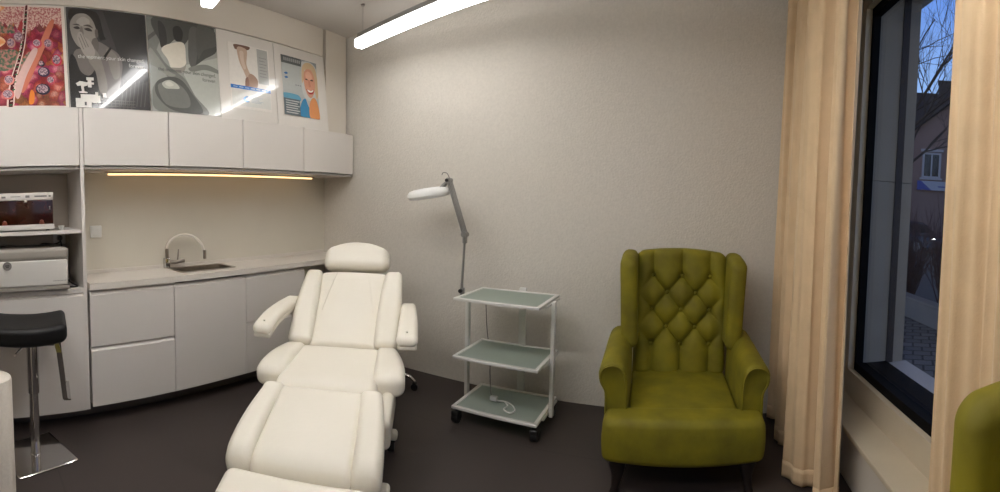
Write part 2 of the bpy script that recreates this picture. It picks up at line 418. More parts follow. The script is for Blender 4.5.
# ---- posters: flat prints on those boards. Poster frame: s to the right (along y), t up, metres from its lower left corner
def colmat(c): return mat('print_%02x%02x%02x' % c, srgb(*c), .22, var=(40, .03), coat=.55)
def poster(name, label, y0, y1, z0, z1, sheet, shapes, pic_y=None, letter=None, extra=None):
    t = thingA(name, label, 'poster', (leanx(z0)+.001, y0, z0), 'posters above the wall cabinets')
    W, HT = y1-y0, z1-z0
    def put(s, tt, d): return (leanx(z0+tt)-leanx(z0)+d, s, tt)
    def flat(mb, poly, d, dth=.0004):
        n = len(poly); a = sum(poly[i][0]*poly[(i+1) % n][1]-poly[(i+1) % n][0]*poly[i][1] for i in range(n))
        if a < 0: poly = poly[::-1]
        vs = [put(s, q, d-dth) for s, q in poly]+[put(s, q, d) for s, q in poly]
        mb.add(vs, [tuple(range(n))[::-1], tuple(range(n, 2*n))]+[(i, (i+1) % n, n+(i+1) % n, n+i) for i in range(n)])
    b = MB(); flat(b, [(0, 0), (W, 0), (W, HT), (0, HT)], .002, .002)
    b.build('sheet', sheet, t)
    if shapes:
        pm = MB(); ms = []
        for k, (c, poly, sm) in enumerate(shapes):
            m_ = c if not isinstance(c, tuple) else colmat(c)
            if m_ not in ms: ms.append(m_)
            pm.m = ms.index(m_)
            P = [(x*W, y*HT) for x, y in poly]
            P = catmull(P, 5) if sm else P
            P = [(min(max(x, 0), W), min(max(y, 0), HT)) for x, y in P]
            flat(pm, P, .0022+.00012*(k+1), .0001)
        pm.build('printed_picture', ms, t)
    for (txt, size, s, q, al_, c) in letter or ():
        vs, fs = text_mesh(txt, size, al_)
        lm = MB(); lm.add([put(s*W+x, q*HT+y, .0065+z) for x, y, z in vs], fs); lm.build('lettering', colmat(c), t)
    return t
def rect(x0, y0, x1, y1): return [(x0, y0), (x1, y0), (x1, y1), (x0, y1)]
def ell(cx, cy, rx, ry, n=16): return [(cx+rx*math.cos(2*PI*i/n), cy+ry*math.sin(2*PI*i/n)) for i in range(n)]

def mat_cells():
    m = bpy.data.materials.new('red_cell_print'); m.use_nodes = True
    N = m.node_tree.nodes; L = m.node_tree.links; b = N['Principled BSDF']
    b.inputs['Roughness'].default_value = .3
    tc = N.new('ShaderNodeTexCoord'); ns = N.new('ShaderNodeTexNoise'); ns.inputs['Scale'].default_value = 14
    L.new(tc.outputs['Object'], ns.inputs['Vector'])
    vm = N.new('ShaderNodeMixRGB'); vm.inputs['Fac'].default_value = .06
    L.new(tc.outputs['Object'], vm.inputs[1]); L.new(ns.outputs['Color'], vm.inputs[2])
    vo = N.new('ShaderNodeTexVoronoi'); vo.inputs['Scale'].default_value = 17; L.new(vm.outputs['Color'], vo.inputs['Vector'])
    r = N.new('ShaderNodeValToRGB'); es = r.color_ramp.elements
    es[0].position = 0; es[0].color = srgb(206, 140, 140); es[1].position = .62; es[1].color = srgb(136, 30, 50)
    q = es.new(.28); q.color = srgb(196, 110, 108); q = es.new(.42); q.color = srgb(170, 56, 70)
    L.new(vo.outputs['Distance'], r.inputs['Fac'])
    hs = N.new('ShaderNodeHueSaturation'); sp = N.new('ShaderNodeSeparateColor'); L.new(vo.outputs['Color'], sp.inputs[0])
    mr = N.new('ShaderNodeMapRange'); mr.inputs['To Min'].default_value = .47; mr.inputs['To Max'].default_value = .56
    L.new(sp.outputs[0], mr.inputs['Value']); L.new(mr.outputs['Result'], hs.inputs['Hue'])
    mv = N.new('ShaderNodeMapRange'); mv.inputs['To Min'].default_value = .6; mv.inputs['To Max'].default_value = 1.15
    L.new(sp.outputs[1], mv.inputs['Value']); L.new(mv.outputs['Result'], hs.inputs['Value'])
    L.new(r.outputs['Color'], hs.inputs['Color'])
    n2 = N.new('ShaderNodeTexNoise'); n2.inputs['Scale'].default_value = 130; L.new(tc.outputs['Object'], n2.inputs['Vector'])
    mx = N.new('ShaderNodeMixRGB'); mx.blend_type = 'OVERLAY'; mx.inputs['Fac'].default_value = .8
    L.new(hs.outputs['Color'], mx.inputs[1]); L.new(n2.outputs['Fac'], mx.inputs[2]); L.new(mx.outputs['Color'], b.inputs['Base Color'])
    return m
def mat_speck(name, c1, c2, sc):
    m = bpy.data.materials.new(name); m.use_nodes = True
    N = m.node_tree.nodes; L = m.node_tree.links; b = N['Principled BSDF']; b.inputs['Roughness'].default_value = .3
    tc = N.new('ShaderNodeTexCoord'); n = N.new('ShaderNodeTexNoise'); n.inputs['Scale'].default_value = sc; n.inputs['Detail'].default_value = 3
    L.new(tc.outputs['Object'], n.inputs['Vector']); r = N.new('ShaderNodeValToRGB')
    r.color_ramp.elements[0].position = .42; r.color_ramp.elements[0].color = srgb(*c1); r.color_ramp.elements[1].position = .58; r.color_ramp.elements[1].color = srgb(*c2)
    L.new(n.outputs['Fac'], r.inputs['Fac']); L.new(r.outputs['Color'], b.inputs['Base Color']); return m
M_cells = mat_cells()
M_speckred = mat_speck('red_speckle_print', (176, 96, 100), (222, 190, 176), 95)
M_speckgreen = mat_speck('green_speckle_print', (70, 96, 72), (176, 120, 110), 60)
M_speckorange = mat_speck('orange_speckle_print', (222, 150, 96), (232, 196, 160), 40)
M_cellgrey = mat_speck('grey_cell_print', (96, 74, 92), (190, 160, 166), 120)
M_cellpink = mat_speck('pink_cell_print', (190, 84, 92), (222, 160, 150), 110)
A1 = .06   # left part of poster 1 lies outside the frame
sh = [(M_cells, rect(0, .012, .962, .985), 0),
      (M_speckred, [(0, .985), (.962, .985), (.962, .80), (.86, .83), (.82, .74), (.76, .81), (.70, .73), (.66, .80), (.62, .76), (.55, .74), (.51, .83), (.45, .74), (.40, .83), (.36, .75), (.30, .83), (.24, .76), (.18, .82), (.1, .74), (0, .80)], 0),
      (M_speckgreen, [(.2, .76), (.25, .845), (.31, .76), (.37, .83), (.41, .75), (.41, .72), (.2, .72)], 0),
      ((176, 66, 70), [(.44, .76), (.49, .86), (.54, .76), (.5, .72)], 0), ((120, 62, 60), [(.66, .77), (.7, .82), (.76, .755), (.7, .73)], 0),
      (M_speckorange, [(0, .72), (.1, .73), (.22, .70), (.30, .64), (.22, .58), (.1, .55), (0, .57)], 1),
      (M_speckorange, [(0, .98), (.3, .985), (.22, .92), (.1, .86), (0, .88)], 1),
      (M_speckgreen, [(.1, .54), (.28, .56), (.42, .55), (.45, .46), (.40, .38), (.24, .35), (.12, .40)], 1),
      (M_speckgreen, [(.48, .46), (.56, .54), (.60, .48), (.58, .36), (.48, .33), (.44, .38)], 1),
      ((205, 120, 96), [(.44, .20), (.52, .30), (.80, .82), (.86, .80), (.62, .36), (.48, .14)], 1),
      ((214, 178, 170), [(.37, .16), (.43, .32), (.60, .56), (.66, .54), (.52, .3), (.42, .08)], 1),
      ((226, 200, 188), [(.28, .0), (.33, .25), (.47, .60), (.535, .99), (.58, .99), (.52, .60), (.40, .25), (.36, .0)], 1),
      ((90, 40, 44), [(.30, .0), (.345, .25), (.48, .60), (.545, .99), (.57, .99), (.508, .60), (.385, .25), (.345, .0)], 1)]
for k in range(26):
    a = k/26; x0 = .30+.245*a**.9; y = .012+.96*a
    xa = .305+.24*(a**.95); sh.append(((206, 170, 160) if k % 2 else (70, 110, 80), [(xa+.006, y), (xa+.036, y+.004), (xa+.036, y+.016), (xa+.006, y+.012)], 0))
for (x, y, r1, r2) in ((.72, .34, .07, .05), (.70, .17, .085, .055), (.79, .62, .055, .05), (.80, .26, .05, .04), (.45, .68, .06, .05), (.66, .62, .055, .045), (.70, .42, .035, .03), (.32, .26, .06, .05), (.30, .12, .07, .05), (.88, .46, .06, .06), (.36, .62, .05, .05)):
    c = [(78, 62, 84), (64, 56, 70), (196, 110, 120), (200, 90, 104), (150, 110, 110), (206, 80, 96), (150, 90, 100), (220, 140, 130), (214, 120, 116), (206, 70, 90), (190, 140, 130)][[.72, .70, .79, .80, .45, .66, .70, .32, .30, .88, .36].index(x)]
    sh.append((c, ell(x, y, r1, r2), 0)); sh.append((M_cellgrey if c[2] > 80 or c[0] < 100 else M_cellpink, ell(x-.006, y+.005, r1*.78, r2*.76), 0))
sh.append(((226, 130, 52), [(.53, .05), (.56, .16), (.60, .13), (.59, .04), (.55, .02)], 1))
poster('skin_cell_poster', 'red poster of enlarged skin cells with a white border, at the far left', .105, .633, 1.982, 2.606, mat('poster_paper', srgb(222, 212, 202), .3), sh)

wman = [((62, 60, 60), rect(.0, .0, 1, 1), 0), ((48, 47, 47), [(.45, 1), (1, 1), (1, .3), (.62, .2), (.6, .6)], 0),
        # torso, shoulder and upper arm
        ((112, 106, 102), [(.06, .52), (.2, .6), (.36, .67), (.5, .62), (.62, .56), (.665, .46), (.64, .32), (.60, .16), (.50, .10), (.40, .14), (.34, .3), (.2, .2), (.06, .1)], 1),
        ((128, 122, 117), [(.47, .60), (.58, .56), (.63, .46), (.62, .33), (.55, .30), (.50, .42)], 1),
        # black top
        ((26, 25, 26), [(.02, .48), (.08, .50), (.14, .36), (.24, .32), (.33, .40), (.38, .48), (.40, .30), (.42, .08), (.30, .02), (.0, .02)], 1),
        ((20, 20, 20), [(.41, .50), (.44, .49), (.54, .61), (.52, .625)], 0),
        # hair
        ((40, 37, 36), [(.02, .9), (.06, .985), (.2, .99), (.36, .97), (.42, .88), (.44, .76), (.47, .70), (.41, .70), (.36, .80), (.2, .9), (.08, .86)], 1),
        # face
        ((146, 139, 133), [(.05, .86), (.12, .93), (.24, .94), (.32, .88), (.36, .77), (.34, .66), (.25, .60), (.14, .60), (.07, .68), (.04, .78)], 1),
        ((168, 160, 153), [(.12, .86), (.2, .91), (.28, .88), (.26, .82), (.16, .82)], 1),
        ((58, 54, 52), [(.08, .795), (.13, .81), (.16, .79), (.12, .78)], 1), ((58, 54, 52), [(.21, .79), (.27, .80), (.31, .77), (.25, .77)], 1),
        ((80, 74, 71), [(.07, .825), (.13, .835), (.16, .82), (.12, .82)], 1), ((80, 74, 71), [(.2, .82), (.27, .835), (.32, .80), (.26, .815)], 1),
        ((120, 112, 107), [(.165, .80), (.19, .80), (.2, .73), (.155, .73)], 1),
        ((98, 90, 86), [(.34, .78), (.375, .79), (.38, .73), (.35, .70)], 1), ((30, 28, 28), [(.38, .80), (.43, .80), (.45, .72), (.41, .68), (.385, .72)], 1),
        # neck
        ((100, 94, 90), [(.30, .68), (.36, .70), (.38, .62), (.34, .54), (.28, .56)], 1),
        # hand over the mouth, forearm
        ((132, 125, 119), [(.26, .62), (.36, .56), (.42, .42), (.46, .22), (.42, .14), (.36, .16), (.32, .36), (.24, .48)], 1),
        ((160, 152, 145), [(.13, .74), (.17, .755), (.21, .71), (.28, .66), (.33, .56), (.28, .48), (.2, .52), (.15, .60), (.12, .68)], 1),
        ((112, 104, 99), [(.155, .735), (.163, .735), (.225, .60), (.215, .60)], 0), ((112, 104, 99), [(.185, .735), (.192, .73), (.255, .61), (.247, .605)], 0),
        ((112, 104, 99), [(.135, .70), (.143, .70), (.195, .58), (.186, .58)], 0)]
for x in (.66, .71, .76, .81, .86, .91, .96): wman.append(((88, 86, 86), [(x-.05, .03), (x-.035, .03), (x+.015, .30), (x+.008, .30)], 0))
for k in range(9): wman.append(((84, 80, 79), rect(.34+.05*k, .0, .353+.05*k, .085), 0))
for k in range(3): wman.append(((90, 86, 85), rect(.34, .015+.03*k, .8, .024+.03*k), 0))
for (x0, y0, x1, y1) in ((.06, .0, .25, .09), (.12, .085, .3, .13), (.22, .05, .36, .12), (.30, .10, .335, .155), (.27, .045, .31, .075), (.39, .105, .435, .15), (.19, .23, .29, .25), (.2, .27, .29, .30), (.215, .2, .26, .3)):
    wman.append(((214, 210, 204), rect(x0, y0, x1, y1), 0))
wman += [((206, 202, 196), [(.07, .235), (.12, .26), (.2, .25), (.215, .22), (.165, .205), (.17, .16), (.21, .15), (.2, .14), (.11, .14), (.1, .155), (.14, .16), (.13, .215), (.09, .21)], 0), ((60, 58, 58), rect(.165, .02, .19, .055), 0)]
poster('woman_poster', 'black and white poster of a woman holding her hand over her mouth', .643, 1.168, 1.982, 2.608, mat('poster_black', srgb(40, 39, 39), .14, coat=.55), wman,
       letter=[('the moment your skin changed.', .0345, .955, .49, 'RIGHT', (205, 203, 198)), ('forever.', .0345, .955, .43, 'RIGHT', (205, 203, 198))])
hand = [((150, 152, 146), rect(0, 0, 1, 1), 0), ((176, 178, 170), [(.42, .5), (1, .66), (1, 0), (.78, .0), (.62, .2)], 0),
        ((120, 122, 118), [(0, 1), (.3, 1), (.1, .62), (0, .64)], 0), ((92, 93, 90), [(0, .78), (.12, .86), (.13, .82), (0, .73)], 0),
        ((78, 79, 77), [(.1, 1), (.9, 1), (.98, .96), (1, .74), (.8, .62), (.62, .52), (.56, .6), (.6, .82), (.5, .74), (.42, .80), (.34, .76), (.26, .70), (.17, .74)], 1),
        ((50, 51, 50), [(.36, .9), (.44, .94), (.5, .88), (.47, .78), (.38, .78)], 1), ((58, 59, 58), [(.16, .96), (.25, .9), (.26, .72), (.18, .68), (.16, .8)], 1),
        ((96, 97, 94), [(.6, .92), (.72, .94), (.70, .7), (.64, .5), (.56, .58)], 1), ((90, 91, 88), [(.72, .98), (.99, .95), (1, .80), (.8, .72), (.7, .62)], 1),
        ((214, 208, 194), [(.18, .66), (.3, .73), (.5, .76), (.52, .6), (.50, .52), (.32, .46), (.26, .56)], 1),
        ((150, 146, 138), [(.26, .47), (.46, .49), (.52, .54), (.48, .45), (.36, .42), (.28, .42)], 1),
        ((118, 119, 114), [(.0, .70), (.1, .66), (.22, .52), (.36, .44), (.5, .36), (.62, .2), (.8, .0), (.1, .0), (.02, .18), (.08, .3), (.24, .36), (.1, .5), (.0, .52)], 1),
        ((140, 141, 134), [(.02, .66), (.1, .6), (.26, .44), (.36, .40), (.26, .38), (.1, .46), (.0, .50)], 1),
        ((84, 85, 82), [(.08, .3), (.24, .37), (.42, .36), (.56, .24), (.72, .02), (.3, .02), (.08, .16)], 1),
        ((112, 113, 108), [(.1, .27), (.28, .32), (.44, .28), (.54, .16), (.5, .06), (.2, .08)], 1),
        ((176, 176, 166), [(.16, .3), (.26, .34), (.36, .31), (.4, .26), (.3, .25), (.2, .25)], 1), ((196, 196, 186), [(.2, .3), (.26, .325), (.32, .29), (.25, .27)], 1),
        ((126, 128, 122), [(.56, .5), (.8, .56), (1, .52), (1, .48), (.8, .50), (.6, .46)], 1)]
poster('hand_poster', 'grey poster of a hand pressing a cream pad, right of the dark woman poster', 1.177, 1.702, 1.982, 2.610, mat('poster_grey', srgb(140, 142, 136), .14, coat=.55), hand,
       letter=[('the moment your skin changed.', .0345, .955, .43, 'RIGHT', (92, 94, 92)), ('forever.', .0345, .955, .37, 'RIGHT', (92, 94, 92))])
body = [((226, 221, 214), rect(.0, .0, 1, 1), 0), ((176, 176, 172), rect(.70, .43, .97, .98), 0),
        ((120, 92, 78), [(.16, .98), (.5, .985), (.52, .95), (.44, .92), (.2, .90), (.14, .93)], 1),
        ((196, 170, 150), [(.22, .94), (.44, .93), (.44, .8), (.42, .70), (.48, .58), (.55, .54), (.66, .50), (.68, .42), (.62, .34), (.36, .34), (.40, .46), (.34, .58), (.24, .74)], 1),
        ((170, 136, 116), [(.44, .5), (.5, .56), (.6, .54), (.68, .47), (.66, .38), (.6, .34), (.44, .34)], 1), ((140, 104, 86), [(.37, .46), (.43, .5), (.46, .4), (.42, .345), (.36, .345)], 1),
        ((214, 192, 174), [(.27, .88), (.36, .88), (.36, .76), (.40, .64), (.34, .62), (.28, .74)], 1),
        ((28, 110, 196), rect(.0, .30, 1, .355), 0), ((212, 212, 206), rect(.02, .04, .98, .295), 0), ((40, 120, 190), [(.28, .16), (.36, .20), (.42, .19), (.36, .17), (.40, .13), (.44, .12), (.36, .10), (.29, .12)], 1)]
for k in range(5): body.append(((170, 180, 190), rect(.48, .19-.02*k, .78-.05*(k % 3), .198-.02*k), 0))
for k in range(7): body.append(((150, 150, 148), rect(.74, .84-.05*k, .93-.03*(k % 2), .853-.05*k), 0))
for k in range(6): body.append(((150, 190, 226), rect(.06+.14*k, .32, .16+.14*k, .334), 0))
poster('body_poster', 'small white poster of a bare torso with a blue band', 1.80, 2.165, 2.06, 2.535, mat('poster_paper', srgb(222, 212, 202), .3), body)
smile = [((178, 182, 180), rect(0, 0, 1, 1), 0), ((86, 90, 90), rect(0, .87, .55, 1), 0), ((140, 146, 148), rect(.55, .9, 1, 1), 0),
         ((196, 198, 194), [(.55, .9), (.65, .98), (.85, .98), (.98, .9), (1, .7), (1, .4), (.8, .3), (.55, .4)], 1),
         ((204, 176, 140), [(.56, .84), (.66, .95), (.84, .97), (.96, .88), (1, .7), (1, .45), (.94, .36), (.86, .6), (.66, .84), (.60, .66), (.54, .6)], 1),
         ((210, 150, 124), [(.60, .72), (.66, .83), (.80, .86), (.89, .78), (.92, .62), (.88, .46), (.78, .36), (.68, .40), (.61, .54)], 1),
         ((226, 172, 146), [(.66, .78), (.76, .82), (.84, .76), (.82, .68), (.68, .68)], 1),
         ((76, 60, 52), [(.63, .67), (.68, .685), (.72, .665), (.68, .66)], 1), ((76, 60, 52), [(.78, .67), (.84, .69), (.88, .67), (.83, .66)], 1),
         ((196, 132, 108), [(.73, .66), (.76, .66), (.79, .56), (.73, .55)], 1),
         ((170, 60, 60), [(.66, .50), (.76, .485), (.88, .52), (.84, .44), (.74, .42), (.68, .46)], 1), ((240, 236, 228), [(.68, .495), (.77, .482), (.86, .51), (.82, .465), (.72, .455)], 1),
         ((40, 130, 180), [(.44, .0), (.47, .22), (.60, .33), (.68, .2), (.86, .0)], 1), ((212, 140, 84), [(.72, .0), (.70, .18), (.78, .34), (.90, .36), (.98, .2), (.98, .0)], 1),
         ((90, 156, 186), [(0, .36), (.4, .36), (.45, .26), (0, .27)], 1), ((84, 98, 104), rect(0, .0, .44, .28), 0), ((52, 104, 160), [(.06, .70), (.12, .72), (.16, .70), (.1, .68)], 1), ((52, 104, 160), [(.06, .63), (.12, .65), (.16, .63), (.1, .61)], 1)]
for k in range(6): smile.append(((196, 200, 200), rect(.05, .235-.04*k, .42-.05*(k % 2), .25-.04*k), 0))
for k in range(9): smile.append(((150, 152, 152), rect(.06+.052*k, .91, .098+.052*k, .965), 0))
for k in range(3): smile.append(((120, 124, 126), rect(.34+.06*k, .52, .38+.06*k, .535), 0))
poster('smiling_woman_poster', 'small colour poster of a smiling blond woman, rightmost of the posters', 2.29, 2.675, 2.065, 2.535, mat('poster_paper', srgb(222, 212, 202), .3), smile)

# ---- niche unit
t = thingA('niche_unit', 'open white niche unit with one shelf holding a sterilizer and an autoclave', 'shelf unit', (-2.86, .2, 0))
NY0, NY1 = -.10, .70
bA(MB().box(XW, DF-.004, NY1-.014, NY1+.008, 0.105, 1.974), 'side_panel', M_white, t)
bA(MB().box(XW, DF-.004, NY0-.03, NY0, 0.0, 1.600), 'side_panel', M_white, t)
bA(MB().box(XW, XW+.012, NY0, NY1-.015, .88, 1.60), 'back_panel', M_niche, t)
bA(MB().box(XW+.013, DF-.012, NY0+.001, NY1-.015, 1.214, 1.236), 'shelf', M_white, t)
bA(MB().box(XW, DF-.004, NY0+.001, NY1-.015, .845, .872), 'base_board', M_white, t)
t = thingA('base_cabinet', 'plain white base cabinet under the niche, behind the bar stool', 'cabinet', (-2.86, .3, .128), 'white base units')
bA(MB().box(XW, DF-.024, NY0+.001, NY1-.016, .105, .844), 'body', M_white, t)
bA(drawer_front(MB(), NY0+.001, NY1-.016, .105, .842, grip=.015), 'door', M_white, t)
# ---- base units beside it
BY = [.722, 1.302, 1.886, 2.467]
def base_unit(i, drawers, label):
    y0, y1 = BY[i]+.002, BY[i+1]-.002
    t = thingA('drawer_unit' if drawers else 'sink_cabinet', label, 'cabinet', (-2.86, (y0+y1)/2, .128), 'white base units')
    if drawers:
        bA(MB().box(XW, DF-.024, y0, y1, .128, .858), 'body', M_white, t)
        bA(drawer_front(MB(), y0, y1, .118, .492), 'drawer', M_white, t); bA(drawer_front(MB(), y0, y1, .500, .846), 'drawer', M_white, t)
    else:
        b = MB(); b.box(XW, DF-.024, y0, y0+.018, .128, .858); b.box(XW, DF-.024, y1-.018, y1, .128, .858); b.box(XW, DF-.024, y0+.018, y1-.018, .128, .146); b.box(XW, XW+.006, y0+.018, y1-.018, .146, .7)
        bA(b, 'body', M_white, t); bA(drawer_front(MB(), y0, y1, .118, .846), 'door', M_white, t)
base_unit(0, True, 'white two drawer unit left of the sink cabinet')
base_unit(1, False, 'white single door cabinet under the sink')
base_unit(2, True, 'white two drawer unit right of the sink, partly behind the treatment bed')
struct('baseboard_left', MB().box(-2.95, -2.83, NY0, 2.467, 0, .100), M_toe, rz=AL, label='grey recessed toe kick under the cabinets')
# ---- worktop with sink cut-out
SX0, SX1, SY0, SY1 = -3.005, -2.775, 1.42, 1.86
t = thingA('worktop', 'pale worktop running along the sink wall', 'worktop', (-2.86, 1.9, .86))
wt = MB(); WX = -2.660; wy0, wy1 = .722, 3.072
wt.box(SX1, WX, wy0, wy1, .86, .90); wt.box(XW, SX0, wy0, wy1, .86, .90); wt.box(SX0, SX1, wy0, SY0, .86, .90); wt.box(SX0, SX1, SY1, wy1, .86, .90)
bA(wt, 'slab', M_top, t)
bA(MB().box(XW, XW+.012, wy0, wy1, .9005, .925), 'upstand', M_top, t)
t = thingA('sink', 'small rectangular steel sink let into the worktop', 'sink', ((SX0+SX1)/2, (SY0+SY1)/2, .9))
def rrect(x0, x1, y0, y1, r, n=5):
    out = []
    for cx, cy, a0 in ((x1-r, y1-r, 0), (x0+r, y1-r, 90), (x0+r, y0+r, 180), (x1-r, y0+r, 270)):
        for k in range(n+1):
            a = math.radians(a0+90*k/n); out.append((cx+r*math.cos(a), cy+r*math.sin(a)))
    return out
rings = []
for d, z in ((-.012, .9005), (-.012, .9035), (.006, .9045), (.012, .900), (.016, .83), (.03, .765), (.06, .755)):
    rings.append([(x, y, z) for x, y in rrect(SX0+d, SX1-d, SY0+d, SY1-d, .035)])
b = MB(); b.ring_tube(rings, cap=False); b.add(rings[-1], [tuple(range(len(rings[-1])))[::-1]])
bA(b, 'basin', M_steel, t, True)
bA(MB().lathe([(.034, 0), (.034, .003), (.02, .004), (.018, .001), (.0001, .001)], ((SX0+SX1)/2, (SY0+SY1)/2, .7555)), 'drain', M_chrome, t, True)
t = thingA('faucet', 'chrome sink faucet with a white arched hose spout', 'faucet', (-3.032, 1.417, .9))
bA(MB().rbox((-3.032, 1.417, .938), (.042, .042, .075), .006, 1, 2).lathe([(.0235, 0), (.0235, .006), (.02, .008)], (-3.032, 1.417, .9005)), 'body', M_chrome, t, True)
bA(MB().cyl((-3.032, 1.422, .970), (-3.032, 1.422, 1.045), .0125), 'hose_collar', M_steel, t, True)
arc = []
for k in range(25):
    a = PI-PI*k/24; arc.append((-3.032+.11*(k/24), 1.547+.128*math.cos(a), 1.045+.112*math.sin(a)-.02*(k/24)))
bA(MB().tube(arc, .0095, 12), 'hose_spout', mat('white_hose', srgb(226, 220, 208), .4, bump=(200, .1)), t, True)
bA(MB().cyl((-2.908, 1.675, 1.03), (-2.908, 1.675, .965), .0125), 'spray_head', M_steel, t, True)
bA(MB().tube([(-3.032, 1.432, .945), (-3.0, 1.472, .945), (-2.995, 1.547, .952)], [.014, .016, .013]).tube([(-2.997, 1.490, .955), (-2.995, 1.496, 1.0), (-2.993, 1.498, 1.04)], [.007, .006, .005]), 'lever', M_steel, t, True)
t = thingA('led_strip', 'warm glowing light strip under the wall cabinets', 'light', (-2.95, 1.93, 1.59))
bA(MB().box(-2.935, -2.905, .92, 2.80, 1.594, 1.604), 'profile', M_alu, t)
bA(MB().rbox((-2.92, 1.86, 1.588), (.022, 1.84, .012), .004, 1, 2), 'diffuser', M_warm, t, True)
def wall_plate(name, label, y, z, x=XW, knob=False):
    t = thingA(name, label, 'switch' if not knob else 'socket', (x, y, z))
    bA(MB().rbox((x+.006, y, z), (.011, .084, .084), .004, 1, 2), 'plate', M_lampwhite, t, True)
    if knob: bA(MB().lathe([(.022, .0), (.022, .003), (.019, .003), (.017, .0005), (.0001, .0005)], (x+.0116, y, z), axis='x'), 'socket_well', M_niche, t, True)
    else: bA(MB().rbox((x+.013, y, z), (.006, .054, .054), .002, 1, 2).lathe([(.018, 0), (.018, .002), (.0001, .002)], (x+.016, y, z), axis='x'), 'rocker', M_lampwhite, t, True)
wall_plate('light_switch', 'white square switch on the backsplash left of the faucet', .882, 1.195)
wall_plate('wall_socket', 'white wall socket in the niche behind the black cables', .615, 1.165, XW+.013, True)

# ---- things in the niche
t = thingA('sterilizer_cabinet', 'small white sterilizer with dark tinted door on the niche shelf', 'sterilizer', (-2.84, .30, 1.2365))
y0, y1, zb, zt = .06, .515, 1.245, 1.470; xf_, xb_ = -2.705, -2.93
bA(MB().rbox((( xf_+xb_)/2-.004, (y0+y1)/2, (zb+zt)/2), (xb_-xf_ and abs(xb_-xf_)-.012, y1-y0, zt-zb), .006, 1, 2), 'housing', M_white, t, True)
bA(MB().rbox((xf_, (y0+y1)/2, 1.447), (.02, y1-y0, .044), .003, 1, 2), 'control_panel', M_white, t, True)
c = MB(); c.box(xf_+.0100, xf_+.0106, .20, .225, 1.440, 1.452); c.box(xf_+.0100, xf_+.0106, .255, .315, 1.446, 1.450); c.box(xf_+.0100, xf_+.0106, .345, .37, 1.440, 1.454); c.box(xf_+.0100, xf_+.0106, .40, .475, 1.443, 1.452); c.box(xf_+.0100, xf_+.0106, .487, .5, 1.442, 1.452)
bA(c, 'panel_marks', M_label, t)
d_ = bA(MB().rbox((xf_+.002, (y0+y1)/2, 1.351), (.012, y1-y0-.006, .146), .003, 1, 2), 'tinted_door', M_screen, t, True)
bA(MB().rbox((xf_+.013, .345, 1.418), (.014, .018, .012), .003, 1, 2), 'knob', M_white, d_, True)
bA(MB().rbox((xf_+.010, .492, 1.375), (.006, .010, .022), .002, 1, 2), 'latch', M_label, d_, True)
for yy in (.215, .44):
    bA(MB().lathe([(.012, 0), (.012, .008), (.008, .01), (.0001, .01)], (xf_+.008, yy, 1.293), axis='x').rbox((xf_+.011, yy, 1.284), (.006, .03, .012), .002, 1, 2), 'hinge', mat('amber_plastic', srgb(120, 60, 40), .3, var=(20, .1)), d_, True)
bA(MB().rbox((xf_, (y0+y1)/2, 1.261), (.026, y1-y0+.004, .032), .003, 1, 2), 'base_trim', M_white, t, True)
for yy in (.09, .48):
    for xx in (-2.72, -2.90): bA(MB().lathe([(.012, 0), (.012, .009)], (xx, yy, 1.2362)), 'foot', M_black, t, True)
t = thingA('small_cup', 'small white plastic cup beside the sterilizer on the shelf', 'cup', (-2.72, .565, 1.2362))
bA(MB().lathe([(.0001, 0), (.014, 0), (.019, .026), (.021, .028), (.018, .028), (.012, .004), (.0001, .004)], (-2.72, .565, 1.2362)), 'bowl', M_lampwhite, t, True)
bA(MB().tube([(-2.702, .565, 1.258), (-2.692, .565, 1.254), (-2.694, .565, 1.244), (-2.703, .565, 1.243)], .003, 8), 'handle', M_lampwhite, t, True)
t = thingA('autoclave', 'white box autoclave with grey top on the niche floor under the shelf', 'autoclave', (-2.80, .30, .8722))
ay0, ay1 = .0, .590; ax = -2.655
bA(MB().rbox((-2.835, (ay0+ay1)/2, 1.006), (.34, ay1-ay0, .245), .012, 1, 3), 'housing', M_autogrey, t, True)
bA(MB().rbox((ax-.04, (ay0+ay1)/2, 1.100), (.095, ay1-ay0+.003, .066), .02, 1, 4), 'top_cover', M_autogrey, t, True)
fd = bA(MB().rbox((ax, (ay0+ay1)/2-.004, .986), (.03, ay1-ay0-.012, .150), .008, 1, 3, fn=lambda x, y, z: (x+.012*max(0, 1-(y/.33)**2)*(z > -1), y, z+.008*max(0, 1-(y/.32)**2)*(1 if z > 0 else 0))), 'front_door', M_autoclave, t, True)
bA(MB().lathe([(.026, 0), (.026, .004), (.021, .004), (.021, .002), (.0001, .002)], (ax+.026, .215, 1.040), axis='x'), 'round_emblem', M_label, fd, True)
bA(MB().rbox((ax+.027, .215, 1.043), (.004, .026, .006), .001, 1, 1).rbox((ax+.027, .215, 1.034), (.004, .018, .005), .001, 1, 1), 'emblem_mark', M_darkprint, fd)
mk = MB()
for k in range(9): mk.box(ax+.0158, ax+.0185, .49+.009*k, .495+.009*k, .935, .940)
bA(mk, 'printed_mark', M_label, fd)
bA(MB().rbox((ax-.012, (ay0+ay1)/2, .895), (.05, ay1-ay0, .030), .006, 1, 2), 'front_plinth', M_autogrey, t, True)
for yy in (.05, .54):
    for xx in (-2.70, -2.96): bA(MB().lathe([(.016, 0), (.016, .012)], (xx, yy, .8722)), 'foot', M_black, t, True)
t = thingA('power_cable', 'black cable hanging behind the autoclave from the niche socket', 'cable', (-3.0, .62, .874))
P = [(-3.025, .613, 1.165), (-2.99, .612, 1.16), (-2.97, .60, 1.14), (-2.975, .56, 1.128), (-2.98, .50, 1.135), (-2.985, .47, 1.128)]
bA(MB().tube(catmull(P, 6, False), .005, 8), 'upper_cable', M_black, t, True)
